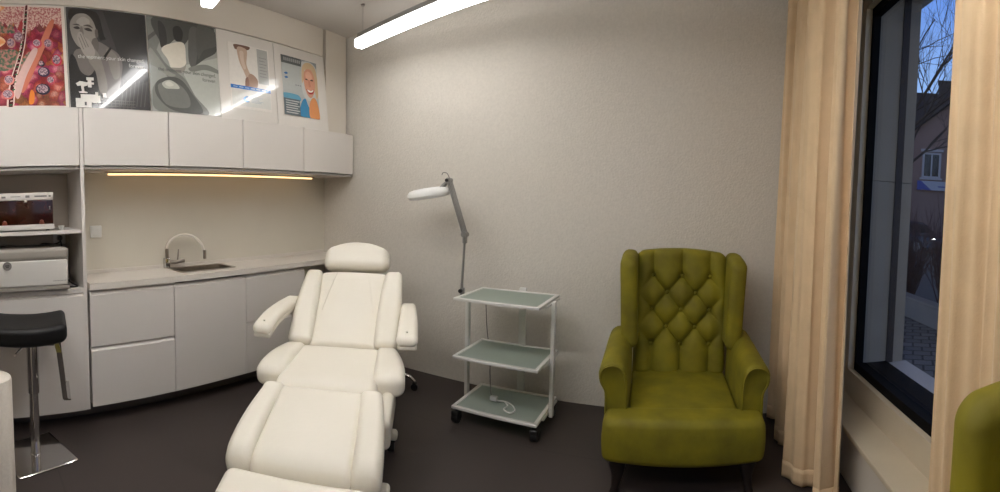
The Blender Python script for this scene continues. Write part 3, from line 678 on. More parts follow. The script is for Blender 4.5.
P = [(-2.985, .612, 1.15), (-2.975, .618, 1.09), (-2.95, .612, 1.0), (-2.90, .622, .93), (-2.84, .618, .91), (-2.79, .640, .888), (-2.745, .664, .8785), (-2.725, .640, .8785), (-2.735, .605, .8785)]
bA(MB().tube(catmull(P, 6, False), .005, 8), 'lower_cable', M_black, t, True)
bA(MB().rbox((-3.02, .613, 1.165), (.03, .03, .03), .008, 1, 2), 'plug', M_black, t, True)

# ------------------------------------------------------------------ treatment bed (local: x across, -y towards the foot end)
bed = thing('treatment_bed', 'white padded treatment bed with headrest, armrests and lowered leg section', 'treatment bed', (-1.765, 1.844, 0), .567)
def sec(y0, z0, dy, dz):
    """frame of one padded section: u across, s against its running direction, n out of the pad"""
    n = math.hypot(dy, dz); dy /= n; dz /= n
    def X(p): return Vector((p.x, y0-dy*p.y+dz*p.z, z0-dz*p.y-dy*p.z))
    return X
TB_, TS_, TL_ = .72, .094, .365
LB, LS, LL = .575, .44, .475
jy, jz = 0, .552
S_back = sec(math.cos(TB_)*LB, jz+math.sin(TB_)*LB, -math.cos(TB_), -math.sin(TB_))
S_seat = sec(jy, jz, -math.cos(TS_), -math.sin(TS_))
sfy, sfz = -math.cos(TS_)*LS, jz-math.sin(TS_)*LS
S_leg = sec(sfy, sfz-.005, -math.cos(TL_), -math.sin(TL_))
lfy, lfz = sfy-math.cos(TL_)*LL, sfz-math.sin(TL_)*LL
S_foot = sec(lfy-.012, lfz-.012, -math.cos(.30), -math.sin(.30))
def puff(hu, hs, amt): return lambda x, y, z: (x, y, z+(amt*max(0, 1-(x/hu)**2)*max(0, 1-(y/hs)**2) if z > 0 else 0))
# backrest: centre pad and two side bolsters
def fb(x, y, z):
    k = (y+LB/2)/LB            # 0 at the seat, 1 at the shoulders
    x *= 1.06+.08*k
    if z > 0: z += .016*max(0, 1-(x/.22)**2)*max(0, 1-(y/.3)**2)-.012*abs(x/.2)**3
    return (x, y, z)
MB().rbox((0, -LB/2, -.052), (.41, LB, .095), .036, (12, 12, 2), 4, fb, S_back).build('backrest_pad', M_bed, bed, True)
for sd in (-1, 1):
    def fbo(x, y, z, sd=sd):
        k = (y+LB/2)/LB; c = 1-k
        w_ = .60+.62*math.sin(min(1, c*1.15+.08)*PI*.5)
        x = sd*(.022*k+.010*c)+x*(w_*.55+.45)
        z += .018*math.sin(k*PI)-.018*k*k-.03*max(0, .12-c)*2
        return (x, y, z)
    MB().rbox((sd*.246, -LB/2+.006, -.032), (.130, LB+.005, .115), .036, (3, 14, 2), 5, fbo, S_back).build('backrest_bolster', M_bed, bed, True)
MB().rbox((0, -LB/2-.02, -.125), (.50, LB-.08, .05), .02, (4, 4, 1), 3, None, S_back).build('backrest_shell', M_bedplastic, bed, True)
MB().rbox((.291, -.055, -.028), (.004, .022, .012), .0015, 1, 1, None, S_back).build('care_tag', M_darkprint, bed)
# stitched seams on the backrest pad
for sd in (-1, 1):
    MB().tube([S_back(Vector((sd*(.105+.055*k/8), -.03-.30*k/8, .0085-.010*(k/8)**2+.006*math.sin(PI*min(1, k/8))))) for k in range(9)], .002, 6).build('seam', M_bed, bed, True)
# headrest
S_head = sec(math.cos(TB_)*LB+.185, jz+math.sin(TB_)*LB+.178, -math.cos(.93), -math.sin(.93))
def fh(x, y, z):
    hx = x/.235; yy = y
    yy *= (1-.66*abs(hx)**2.2) if y > 0 else (1-.10*abs(hx)**2)
    x *= 1.0-.0*y
    z += .02*(1-hx*hx)*(1 if z > 0 else 0)
    return (x, yy, z)
MB().rbox((0, -.118, -.04), (.455, .215, .115), .055, (8, 5, 2), 5, fh, S_head).build('headrest', M_bed, bed, True)
hp = S_head(Vector((0, -.12, -.09))); bp_ = S_back(Vector((0, -.04, -.13)))
h_ = MB()
for sd in (-.06, .06): h_.cyl((sd, hp.y, hp.z), (sd, bp_.y, bp_.z), .008)
h_.build('headrest_bar', M_chrome, bed, True)
# seat
def fs(x, y, z):
    k = (y+LS/2)/LS           # 0 front edge, 1 at the backrest
    x *= 1.03-.07*k
    if z > 0: z += .012*max(0, 1-(x/.25)**2)*max(0, 1-(y/.25)**2)
    if k < .15: z -= .25*(.15-k)**2*6
    return (x, y, z)
MB().rbox((0, -LS/2-.005, -.05), (.50, LS+.04, .10), .042, (12, 10, 2), 4, fs, S_seat).build('seat_pad', M_bed, bed, True)
for sd in (-1, 1):
    def fso(x, y, z, sd=sd):
        k = (y+LS/2)/LS; c = 1-k
        x = sd*(.028*math.sin(c*PI*.62)-.022*k*k)+x*(.72+.5*math.sin(min(1, c+.08)*PI*.55))
        z += .018*math.sin(min(1, k*1.1)*PI)-.03*max(0, .22-k)*2
        return (x, y, z)
    MB().rbox((sd*.278, -LS/2+.040, -.040), (.132, LS-.055, .108), .038, (3, 12, 2), 5, fso, S_seat).build('seat_bolster', M_bed, bed, True)
MB().rbox((.358, -.33, -.036), (.004, .026, .014), .0015, 1, 1, None, S_seat).build('care_tag', M_darkprint, bed)
MB().rbox((0, -LS/2, -.135), (.54, LS-.06, .06), .02, (3, 3, 1), 3, None, S_seat).build('seat_shell', M_bedplastic, bed, True)
# leg rest
def fl(x, y, z):
    k = (y+LL/2)/LL
    if z > 0: z += .014*max(0, 1-(x/.24)**2)*max(0, 1-(y/.27)**2)
    if k < .2: z -= .3*(.2-k)**2*4
    return (x, y, z)
MB().rbox((0, -LL/2-.012, -.05), (.43, LL-.005, .10), .04, (12, 12, 2), 4, fl, S_leg).build('leg_pad', M_bed, bed, True)
for sd in (-1, 1):
    def flo(x, y, z, sd=sd):
        k = (y+LL/2)/LL
        x = sd*(.030*math.sin((1-k)*PI*.6)-.004)+x*(.92+.16*math.sin((1-k)*PI*.6))
        z += .014*math.sin(k*PI)-.35*max(0, .2-k)**2*4
        return (x, y, z)
    MB().rbox((sd*.240, -LL/2-.008, -.045), (.112, LL, .115), .037, (3, 12, 2), 5, flo, S_leg).build('leg_bolster', M_bed, bed, True)
MB().rbox((.318, -.30, -.04), (.004, .014, .05), .0015, 1, 1, None, S_leg).build('care_tag', M_darkprint, bed)
MB().rbox((0, -LL/2, -.125), (.46, LL-.08, .05), .02, (3, 3, 1), 3, None, S_leg).build('leg_shell', M_bedplastic, bed, True)
# foot rest
MB().rbox((0, -.17, -.045), (.585, .335, .095), .045, (10, 8, 2), 5, puff(.29, .17, .012), S_foot).build('foot_pad', M_bed, bed, True)
# armrests
for sd in (-1, 1):
    z0 = .715 if sd < 0 else .698
    def fa(x, y, z, sd=sd):
        k = (y+.28)/.56            # 0 tip, 1 root
        return (x*(1-.18*k)+sd*(.012-.02*k*k), y, z-.05*max(0, .4-k)**2*3+.010*math.sin(k*PI)+.03*(k-.5))
    def Xa(p, sd=sd, z0=z0): return Vector((sd*.378+p.x, .02+p.y, z0+p.z))
    ar = MB().rbox((0, 0, .012), (.112, .56, .060), .028, (3, 12, 1), 4, fa, Xa).build('armrest', M_bed, bed, True)
    MB().rbox((0, .0, -.020), (.100, .545, .03), .012, (3, 12, 1), 3, fa, Xa).build('armrest_shell', M_bedplastic, ar, True)
    MB().lathe([(.0001, .044), (.006, .044), (.007, .040), (.007, .03)], Xa(Vector((sd*.01, -.235, -.020)))).build('button_cap', M_bedplastic, ar, True)
    MB().cyl((sd*.27, .20, z0-.03), (sd*.385, .18, z0-.02), .018).rbox((sd*.335, .19, z0-.04), (.035, .05, .07), .012, 1, 3).build('armrest_hinge', M_black if sd > 0 else M_bedplastic, ar, True)
MB().rbox((.0, -.12, .40), (.60, .34, .16), .05, (3, 3, 2), 4, lambda x, y, z: (x*(1+.5*z), y*(1+1.2*z), z)).build('seat_cover_skirt', M_bedplastic, bed, True)
for sd in (-1, 1):
    MB().rbox((sd*.305, -.40, .375), (.06, .36, .15), .028, (1, 5, 2), 4, lambda x, y, z: (x, y, z*(1+.9*y)+.18*y)).build('side_cover', M_bedplastic, bed, True)
# base: lift column, covers, feet with castors
MB().rbox((0, -.20, .29), (.34, .34, .38), .05, (2, 2, 4), 4, lambda x, y, z: (x*(1.0-.5*z), y*(1-.4*z), z)).build('lift_column', M_bedplastic, bed, True)
MB().rbox((.0, -.27, .385), (.56, .30, .17), .05, (4, 3, 2), 4, lambda x, y, z: (x*(1+.25*z), y*(1.1+1.2*z), z)).build('mechanism_cover', M_bedplastic, bed, True)
MB().rbox((0, -.18, .105), (.30, .80, .06), .025, (2, 6, 1), 3, lambda x, y, z: (x, y, z-.05*abs(y)*0)).build('base_beam', M_bedplastic, bed, True)
for y in (-.07, -.56):
    for sd in (-1, 1):
        lg = MB().rbox((sd*.20, y, .098), (.27, .075, .042), .018, (4, 1, 1), 3, lambda x, yy, z, sd=sd: (x, yy, z-.15*max(0, sd*x)**1.5)).build('base_foot', M_bedplastic, bed, True)
        w_ = MB().cyl((sd*.30-.018, y, .036), (sd*.30+.018, y, .036), .036, n=20).rbox((sd*.30, y, .07), (.05, .05, .035), .012, 1, 2)
        w_.build('castor', M_black, lg, True)

# ------------------------------------------------------------------ rolling stool half hidden behind the bed
rs = thing('rolling_stool', 'rolling stool behind the bed, only a chrome leg and black castor showing', 'stool', (-2.02, 2.62, 0), .0)
for k in range(5):
    a = math.radians(20+72*k); dx, dy = math.cos(a), math.sin(a)
    lg = MB().tube([(dx*.02, dy*.02, .115), (dx*.08, dy*.08, .118), (dx*.17, dy*.17, .098), (dx*.205, dy*.205, .066)], [.016, .015, .012, .011], 10).build('leg', M_chrome, rs, True)
    MB().cyl((dx*.205-dy*.014, dy*.205+dx*.014, .026), (dx*.205+dy*.014, dy*.205-dx*.014, .026), .026).rbox((dx*.205, dy*.205, .05), (.03, .03, .03), .008, 1, 2).build('castor', M_black, lg, True)
MB().lathe([(.03, .09), (.034, .13), (.026, .15), (.022, .29), (.0001, .29)]).build('gas_lift', M_chrome, rs, True)
MB().lathe([(.0001, .285), (.12, .285), (.145, .30), (.15, .33), (.14, .355), (.10, .365), (.0001, .367)]).build('seat', M_bed, rs, True)

# ------------------------------------------------------------------ bar stool on the left
st = thing('bar_stool', 'black saddle bar stool on a square chrome base, left edge', 'stool', (-2.440, .272, 0), math.radians(-9))
def sq(s_, z): return [(x*math.cos(.47)-y*math.sin(.47), x*math.sin(.47)+y*math.cos(.47), z) for x, y in rrect(-s_, s_, -s_, s_, .012, 3)]
b = MB(); b.ring_tube([sq(.172, 0), sq(.175, .003), sq(.175, .009), sq(.172, .012)]); b.build('base_plate', M_chrome, st, True)
MB().lathe([(.031, .012), (.030, .016), (.027, .018), (.027, .36)]).build('column', M_chrome, st, True)
MB().lathe([(.033, .36), (.034, .364), (.034, .664), (.028, .67), (.0001, .67)]).build('column_sleeve', M_chrome, st, True)
def fst(x, y, z):
    k = y/.21
    zz = z+.020*k*k*(1 if k > 0 else .7)-.012*(1-(x/.19)**2)*(1-min(1, k*k))
    return (x*(1-.05*k*k), y, zz)
MB().rbox((0, -.035, .712), (.38, .45, .098), .034, (6, 10, 1), 4, fst).build('seat', M_leather, st, True)
MB().box(-.12, .12, -.12, .12, .655, .673).build('seat_plate', M_black, st)
MB().tube([(.03, -.01, .655), (.12, -.05, .645), (.20, -.08, .635)], .006, 8).build('height_lever', M_chrome, st, True)
fr = MB()
pts = [(-.115, .13, .68), (-.125, .145, .62), (-.125, .170, .375), (-.12, .177, .363), (.12, .177, .363), (.125, .170, .375), (.125, .145, .62), (.115, .13, .68)]
for a, c in zip(pts[:-1], pts[1:]):
    a, c = Vector(a), Vector(c)
    if abs(a.x-c.x) > .1: fr.box(min(a.x, c.x), max(a.x, c.x), a.y-.004, a.y+.024, a.z-.004, a.z+.004)
    else: fr.add([(p.x+sx_*.005, p.y+sy*.013, p.z) for p in (a, c) for sx_, sy in ((-1, -1), (1, -1), (1, 1), (-1, 1))], [(3, 2, 1, 0), (4, 5, 6, 7), (0, 1, 5, 4), (1, 2, 6, 5), (2, 3, 7, 6), (3, 0, 4, 7)])
fr.build('footrest', M_chrome, st)

# ------------------------------------------------------------------ paper roll at the left edge
pr_ = thing('paper_roll', 'tall white paper couch roll standing on the floor at the left edge', 'paper roll', (-2.08, .040, 0))
MB().lathe([(.026, 0), (.078, 0), (.091, .010), (.092, .03), (.090, .583), (.086, .596), (.077, .600), (.028, .600), (.024, .593), (.024, .01), (.026, 0)], n=40).build('paper', M_paper, pr_, True)
MB().lathe([(.021, .004), (.0236, .004), (.0236, .602), (.021, .602), (.021, .004)]).build('cardboard_core', mat('cardboard', srgb(150, 120, 90), .8, var=(30, .08)), pr_, True)

# ------------------------------------------------------------------ glass trolley
TX0, TX1, TY0, TY1 = -1.358, -.795, 2.41, 2.83
tr = thing('glass_trolley', 'white metal trolley with three frosted glass shelves on black castors', 'trolley', ((TX0+TX1)/2, (TY0+TY1)/2, 0))
cx_, cy_ = (TX0+TX1)/2, (TY0+TY1)/2; hx, hy = (TX1-TX0)/2, (TY1-TY0)/2
for z in (.105, .425, .79):
    f1 = MB(); e_ = .026
    f1.rbox((0, -hy+e_/2, z), (2*hx, e_, .018), .004, 1, 2).rbox((0, hy-e_/2, z), (2*hx, e_, .018), .004, 1, 2)
    f1.rbox((-hx+e_/2, 0, z), (e_, 2*hy-.02, .018), .004, 1, 2).rbox((hx-e_/2, 0, z), (e_, 2*hy-.02, .018), .004, 1, 2)
    fo = f1.build('shelf_frame', M_trolley, tr, True)
    MB().box(-hx+e_-.004, hx-e_+.004, -hy+e_-.004, hy-e_+.004, z-.002, z+.005).build('glass_shelf', M_frost, fo)
for sd in (-1, 1):
    p = MB().rbox((sd*(hx+.016), .03, .425), (.026, .036, .73), .006, 1, 2)
    p.build('post', M_trolley, tr, True)
    rl = MB()
    for z in (.088, .408, .773): MB().rbox((sd*(hx-.004), .06, z), (.020, 2*hy-.13, .016), .005, 1, 2).build('side_rail', M_trolley, tr, True)
MB().rbox((.02, hy+.012, .43), (.05, .024, .78), .006, 1, 2).build('post', M_trolley, tr, True)
for sx_ in (-1, 1):
    for sy in (-1, 1):
        x, y = sx_*(hx-.02), sy*(hy-.035)
        MB().cyl((x-.021, y, .032), (x+.021, y, .032), .032, n=22).rbox((x, y, .06), (.052, .06, .034), .010, 1, 3).cyl((x, y, .06), (x, y, .085), .008).build('castor', M_black, tr, True)
# cable with a plug lying on the bottom shelf
t = thing('plug_cable', 'grey cable with a white plug lying on the bottom glass shelf', 'cable', (cx_, cy_, 0))
P = [(-.262, .10, .76), (-.25, .12, .70), (-.20, .13, .44), (-.18, .12, .40), (-.16, .06, .30), (-.14, -.0, .2), (-.125, -.015, .135)]
P1 = [(-.275, .10, .70), (-.262, .17, .52), (-.235, .2, .43), (-.20, .193, .40), (-.16, .06, .30), (-.10, 0, .16), (-.065, -.02, .128)]
MB().tube(catmull([(-.262, .222, .775), (-.25, .222, .55), (-.235, .222, .43), (-.205, .205, .36), (-.16, .10, .26), (-.115, .02, .155), (-.09, -.01, .128)], 6, False), .0035, 8).build('cord', M_label, t, True)
MB().tube(catmull([(-.05, -.02, .122), (.0, .0, .116), (.06, -.03, .115), (.10, -.09, .115), (.08, -.13, .115), (.03, -.10, .115), (.035, -.05, .116), (.0, -.01, .118)], 6, False), .0045, 8).build('coiled_cord', M_lampwhite, t, True)
MB().rbox((-.075, -.015, .130), (.05, .032, .030), .008, 1, 3).build('plug', M_lampwhite, t, True)

# ------------------------------------------------------------------ magnifier lamp clamped to the trolley post
lp = thing('magnifier_lamp', 'white magnifier lamp on a jointed grey arm clamped to the trolley', 'lamp', (-1.40, 2.655, .79))
def lpb(mb, n, m, par=None, sm=True): return mb.build(n, m, par or lp, sm)
lpb(MB().rbox((-.024, 0, .0), (.028, .028, .05), .007, 1, 2).cyl((-.028, 0, .02), (-.028, 0, .055), .010), 'clamp', M_lampgrey)
lpb(MB().cyl((-.028, -.03, .005), (-.028, -.012, .005), .013), 'clamp_screw', M_black)
p0 = Vector((-.028, 0, .05)); p1 = Vector((-.012, 0, .385)); p2 = Vector((-.140, .0, .746))
lpb(MB().cyl(p0, p1, .0085), 'lower_arm', M_lampgrey)
lpb(MB().cyl(p1+Vector((0, -.022, 0)), p1+Vector((0, .022, 0)), .020).rbox(p1+Vector((0, 0, -.03)), (.026, .03, .06), .006, 1, 2), 'elbow_joint', M_lampgrey)
d = (p2-p1).normalized(); s_ = Vector((d.z, 0, -d.x))
ua = MB()
for o_ in (-.011, .011):
    for yy in (-.011, .011): ua.cyl(p1+s_*o_+Vector((0, yy, 0)), p2+s_*o_+Vector((0, yy, 0)), .0055, n=10)
lpb(ua, 'upper_arm', M_lampgrey)
lpb(MB().cyl(p2+Vector((0, -.02, 0)), p2+Vector((0, .02, 0)), .018), 'top_joint', M_lampgrey)
lpb(MB().cyl(p2+Vector((-.006, -.03, 0)), p2+Vector((-.006, -.02, 0)), .011), 'joint_knob', M_black)
lpb(MB().tube(catmull([(-.143, .01, .761), (-.165, .01, .795), (-.195, .01, .80), (-.205, .01, .785)], 6, False), .003, 8), 'arm_cable', M_label)
hc = Vector((-.318, -.01, .658))   # lens head, tilted a little towards the room
TR = Matrix.Rotation(math.radians(-6), 3, 'Y') @ Matrix.Rotation(math.radians(9), 3, 'X')
hd = MB(); ri = []
for j in range(40):
    a = 2*PI*j/40; rr = .115; ext = .05*max(0, math.cos(a))**3
    ca, sa = math.cos(a), math.sin(a)
    ri.append([hc+TR @ Vector(((rr+q[0]+ext*1.0)*ca, (rr+q[0])*sa, q[1])) for q in ((-.042, -.008), (-.04, -.030), (-.015, -.034), (.01, -.029), (.02, -.010), (.016, .010), (0, .026), (-.025, .032), (-.04, .024))])
hd.ring_tube(ri, closed=True); h_ = lpb(hd, 'lens_head', M_lampwhite)
ln = MB(); prf = [(.0001, .006), (.05, .004), (.076, .0), (.076, -.004), (.05, -.008), (.0001, -.010)]
ln.ring_tube([[hc+TR @ Vector((r*math.cos(2*PI*j/32), r*math.sin(2*PI*j/32), z)) for j in range(32)] for r, z in prf]); lpb(ln, 'lens_cover', M_lampwhite, h_)
q = hc+TR @ Vector((.125, 0, .012))
lpb(MB().tube([q, q+Vector((.02, .0, .03)), p2+Vector((-.035, 0, -.025)), p2], [.022, .017, .014, .014], 12), 'head_bracket', M_lampgrey)
for dx, dy in ((-.045, -.075), (.135, -.03)):
    q = hc+TR @ Vector((dx, dy, .024)); lpb(MB().rbox(q, (.024, .016, .008), .003, 1, 2), 'switch', M_black, h_)

# ------------------------------------------------------------------ wing armchair (local front = -y)
def cloth(o): return o
def make_armchair(label, loc, rz):
    ch = thing('wing_armchair', label, 'armchair', loc, rz, None)
    # buttoned back
    BX, BZ0, DX, DZ = 0.0, .975, .176, .205
    def tuft(x, z):
        e = lambda v: abs(math.sin(PI*v))
        p, q = x/DX+(z-BZ0)/DZ, x/DX-(z-BZ0)/DZ
        dia = (e(p)*e(q))**.42 if e(p)*e(q) > 1e-9 else 0
        ver = e(x/DX)**.42
        top = max(0, min(1, (z-(BZ0-.01))/.03)); bot = max(0, min(1, ((BZ0-.405)-z)/.03))
        k = max(top, bot)
        v = dia*(1-k)+ver*k
        sd = max(0, min(1, (abs(x)-.185)/.07))
        v = v*(1-sd)+1*sd*.75
        if z > 1.08: v = v+(1-v)*min(1, (z-1.08)/.06)*.3
        dp, dq = p-round(p), q-round(q); g = math.exp(-(dp*dp+dq*dq)/.012)*(1-k if k < 1 else 0)
        if abs(z-BZ0) < .04 or abs(z-(BZ0-.41)) < .04: g = max(g, math.exp(-((x/DX-round(x/DX))**2+((z-(BZ0 if z > .8 else BZ0-.41))/DZ)**2)/.010))
        return v-.55*g*(1 if abs(x) < .22 else 0)
    def fback(x, y, z):
        zz = z+.75
        lean = .10*(zz-.40)/.72
        arch = .035*(1-(x/.30)**2)*max(0, (zz-.98)/.15) if zz > .98 else 0
        if y < 0: y = y+.034-.052*tuft(x, zz)
        return (x, y+lean, z+arch)
    MB().rbox((0, .235, .75), (.55, .13, .72), .035, (72, 1, 90), 3, fback).build('tufted_back', M_green, ch, 'all')
    rows = [(BZ0, (-1, 0, 1)), (BZ0-DZ/2, (-.5, .5)), (BZ0-DZ, (-1, 0, 1)), (BZ0-DZ*1.5, (-.5, .5)), (BZ0-2*DZ, (-1, 0, 1))]
    for z, xs in rows:
        for k in xs:
            y = .235-.065+.034+.10*(z-.40)/.72
            MB().lathe([(.0001, -.012), (.007, -.0105), (.0115, -.005), (.011, .002)], (k*DX, y+.001, z), 14, 'y').build('button', M_green, ch, True)
    # rear shell
    MB().rbox((0, .355, .63), (.58, .07, .92), .03, (4, 1, 6), 3, lambda x, y, z: (x, y+.10*(z+.23)/.72*.9, z+.03*(1-(x/.31)**2)*(1 if z > .4 else 0))).build('rear_shell', M_green, ch, True)
    for sd in (-1, 1):
        def fw(x, y, z, sd=sd):
            k = (z+.27)/.54
            fy = -y/.155                        # 1 at the front edge
            y2 = y*(.80+.20*k)+.10*(z-.02)/.72+.03*(1-k)
            if z > 0 and fy < 0: z = z*(1+.03)
            zz = z-(.035*max(0, fy)**2)*(1 if z > .1 else 0)
            bul = 1+.10*math.sin(k*PI)*0
            return (x*bul+sd*(.022*(k-.5)), y2, zz)
        MB().rbox((sd*.313, .185, .845), (.098, .31, .54), .042, (2, 6, 10), 5, fw).build('wing', M_green, ch, True)
        # arm with a rolled top
        prof = [(.272, .26), (.272, .45), (.276, .535), (.290, .588), (.322, .618), (.362, .622), (.402, .602), (.420, .562), (.412, .522), (.394, .492), (.386, .45), (.386, .30), (.386, .17), (.33, .165), (.28, .17)]
        prof = catmull([(x, z) for x, z in prof], 3)
        cxp, czp = .335, .42; rings = []
        for y, sc_, dz in ((-.302, .80, 0), (-.312, .88, 0), (-.312, .93, 0), (-.302, .985, 0), (-.285, 1, .0), (-.15, 1, .008), (.0, .99, .022), (.12, .97, .036), (.22, .95, .045)):
            rg = []
            for x, z in prof:
                xx = cxp+(x-cxp)*sc_+.012; zz = czp+(z-czp)*sc_
                zz += dz*max(0, (z-.3)/.28); rg.append((sd*xx, y, zz))
            rings.append(rg if sd < 0 else rg[::-1])
        b = MB(); b.ring_tube(rings); a = b.build('arm', M_green, ch, True)
        pip = [(sd*(cxp+.012+(x-cxp)*.90), -.3135, czp+(z-czp)*.90) for x, z in prof if z > .34]
        MB().tube(pip, .0042, 7).build('piping', M_green, a, True)
    # seat: T shaped block with a bulging front
    def fsf(x, y, z):
        w_ = math.sin(max(0, min(1, (z+.11)/.22))*PI)
        y2 = y-.030*(1-(x/.40)**2)-.010*w_ if y < 0 else y
        return (x*(1+.02*w_), y2, z+(.016*max(0, 1-(x/.39)**2)+.10*(y+.06) if z > 0 else 0))
    MB().rbox((0, -.335, .268), (.785, .13, .212), .034, (12, 3, 5), 5, fsf).build('seat_front', M_green, ch, True)
    MB().rbox((0, -.05, .275), (.555, .56, .20), .03, (8, 8, 2), 4, lambda x, y, z: (x, y, z+((.012+.02*(y+.28)/.56) if z > 0 else 0)+(.010*max(0, 1-(x/.25)**2) if z > 0 else 0))).build('seat_cushion', M_green, ch, True)
    MB().rbox((0, .05, .215), (.70, .60, .10), .02, (3, 3, 1), 3).build('seat_frame', M_green, ch, True)
    MB().box(-.33, .33, -.33, .30, .150, .168).build('under_frame', M_wood_dark, ch)
    for sx_ in (-1, 1):
        MB().tube([(sx_*.315, -.335, .165), (sx_*.322, -.345, .135), (sx_*.320, -.345, .075), (sx_*.328, -.352, .022), (sx_*.332, -.357, 0)], [.048, .044, .028, .019, .024], 14).build('leg', M_wood_dark, ch, True)
        MB().tube([(sx_*.28, .30, .165), (sx_*.285, .32, .07), (sx_*.29, .35, 0)], [.026, .022, .016], 12).build('leg', M_wood_dark, ch, True)
    return ch
ac = make_armchair('olive green velvet wing armchair with buttoned back against the far wall', (.012, 2.50, 0), math.radians(4))
a2 = copy_tree(ac); a2['label'] = 'olive green velvet armchair in the lower right corner, only its wing top in view'
a2.location = (.305, .325, 0); a2.rotation_euler.z = math.radians(-105)

# ------------------------------------------------------------------ curtains and their ceiling rail
def curtain(name_label, path, z0, z1, hem=None):
    pts = catmull(path, 16, False)
    t = thing('curtain', name_label, 'curtain', (pts[0][0], pts[0][1], 0), 0, None)
    ox, oy = pts[0][0], pts[0][1]
    n = len(pts); rows = 26; vs = []; th = .004
    nr = []
    for i in range(n):
        a = Vector(pts[max(0, i-1)]); b = Vector(pts[min(n-1, i+1)]); d = (b-a).normalized(); nr.append((-d.y, d.x))
    mx_ = sum(p[0] for p in pts)/n
    arc = [0.]
    for i in range(1, n): arc.append(arc[-1]+math.hypot(pts[i][0]-pts[i-1][0], pts[i][1]-pts[i-1][1]))
    pts = [(p[0]-nr[i][0]*.016*((1-abs(math.sin(PI*arc[i]/.125+.5*math.sin(arc[i]*4))))**2-.3), p[1]-nr[i][1]*.016*((1-abs(math.sin(PI*arc[i]/.125+.5*math.sin(arc[i]*4))))**2-.3)) for i, p in enumerate(pts)]
    def strip(nm, za, zb, rows, th):
        vs = []; fs = []; N_ = n*(rows+1)
        for s_ in (-1, 1):
            for k in range(rows+1):
                z = za+(zb-za)*k/rows; f = (z-z0)/(z1-z0)
                for i in range(n):
                    x, y = pts[i]; amp = 1-.15*f
                    xx = mx_+(x-mx_)*amp+.006*math.sin(i*.55+f*5); yy = y+.005*math.sin(i*.23+f*4)
                    vs.append((xx+nr[i][0]*th/2*s_-ox, yy+nr[i][1]*th/2*s_-oy, z))
        for k in range(rows):
            for i in range(n-1):
                a = k*n+i; fs.append((a, a+n, a+n+1, a+1)); fs.append((N_+a, N_+a+1, N_+a+n+1, N_+a+n))
        for i in range(n-1):
            fs.append((i, i+1, N_+i+1, N_+i)); a = rows*n+i; fs.append((a, N_+a, N_+a+1, a+1))
        for k in range(rows):
            a = k*n; fs.append((a, N_+a, N_+a+n, a+n)); a = k*n+n-1; fs.append((a, a+n, N_+a+n, N_+a))
        b = MB(); b.add(vs, fs); return b.build(nm, M_curtain, t, 'all')
    strip('fabric', z0, z1, 26, .004); strip('hem', z0-.001, z0+.085, 3, .0075); strip('heading_tape', z1-.09, z1+.001, 2, .008)
    return t
LC = [(.76, 2.94), (.64, 2.985), (.605, 2.93), (.72, 2.86), (.78, 2.80), (.70, 2.73), (.60, 2.68), (.63, 2.56), (.76, 2.51), (.72, 2.42), (.585, 2.34), (.59, 2.20), (.69, 2.14), (.77, 2.10), (.71, 2.05), (.655, 2.03), (.67, 1.98), (.755, 1.985), (.75, 1.945)]
curtain('sand coloured curtain gathered in folds beside the green armchair, left of the window', LC, .015, CEIL-.035)
RC = [(.80, 1.215), (.765, 1.18), (.79, 1.10), (.83, 1.03), (.80, .94), (.77, .88), (.80, .82), (.835, .76), (.80, .70), (.79, .65)]
curtain('sand coloured curtain at the right edge of the window, behind the near armchair', RC, .015, CEIL-.035)
t = thing('curtain_rail', 'pale curtain rail under the ceiling carrying the sand curtains, out of view above', 'curtain rail', (.74, 1.5, CEIL-.03))
MB().rbox((0, 0, .015), (.07, 3.0, .028), .004, 1, 2).build('rail', M_alu, t, True)

# ------------------------------------------------------------------ outside
def mat_paving():
    m = bpy.data.materials.new('cobble_paving'); m.use_nodes = True
    N = m.node_tree.nodes; L = m.node_tree.links; b = N['Principled BSDF']; b.inputs['Roughness'].default_value = .7
    tc = N.new('ShaderNodeTexCoord'); mp = N.new('ShaderNodeMapping'); mp.inputs['Rotation'].default_value = (0, 0, .5); L.new(tc.outputs['Object'], mp.inputs['Vector'])
    br = N.new('ShaderNodeTexBrick'); br.inputs['Scale'].default_value = 1; br.inputs['Brick Width'].default_value = .2; br.inputs['Row Height'].default_value = .16; br.inputs['Mortar Size'].default_value = .012
    br.inputs['Color1'].default_value = srgb(120, 116, 112); br.inputs['Color2'].default_value = srgb(90, 88, 86); br.inputs['Mortar'].default_value = srgb(40, 38, 38)
    L.new(mp.outputs['Vector'], br.inputs['Vector']); L.new(br.outputs['Color'], b.inputs['Base Color'])
    bp = N.new('ShaderNodeBump'); bp.inputs['Strength'].default_value = .6; bp.inputs['Distance'].default_value = .02
    L.new(br.outputs['Fac'], bp.inputs['Height']); bp.invert = True; L.new(bp.outputs['Normal'], b.inputs['Normal']); return m
GZ = -.05
struct('paving', MB().box(XO+.001, 3.2, -6, 30, GZ-.1, GZ), mat_paving(), label='dark cobbled path outside the window')
struct('street', MB().box(3.2, 40, -10, 60, GZ-.1, GZ-.01), mat('asphalt', srgb(70, 68, 68), .8, bump=(40, .2), var=(3, .08)), label='dark street outside')
M_kerb = mat('pale_concrete', srgb(128, 120, 112), .85, bump=(30, .1), var=(4, .06))
kb = thing('low_garden_wall', 'low grey concrete wall with a coping along the cobbled path outside', 'wall', (3.28, 8, GZ))
MB().box(-.07, .07, -9, 16, 0, .27).build('wall_body', M_kerb, kb); MB().rbox((0, 3.5, .29), (.19, 25, .04), .008, 1, 2).build('coping', M_kerb, kb, True)
M_twig = mat('bare_twig', srgb(46, 34, 30), .8, var=(20, .2)); M_redtwig = mat('red_brown_twig', srgb(66, 36, 34), .8, var=(20, .2))
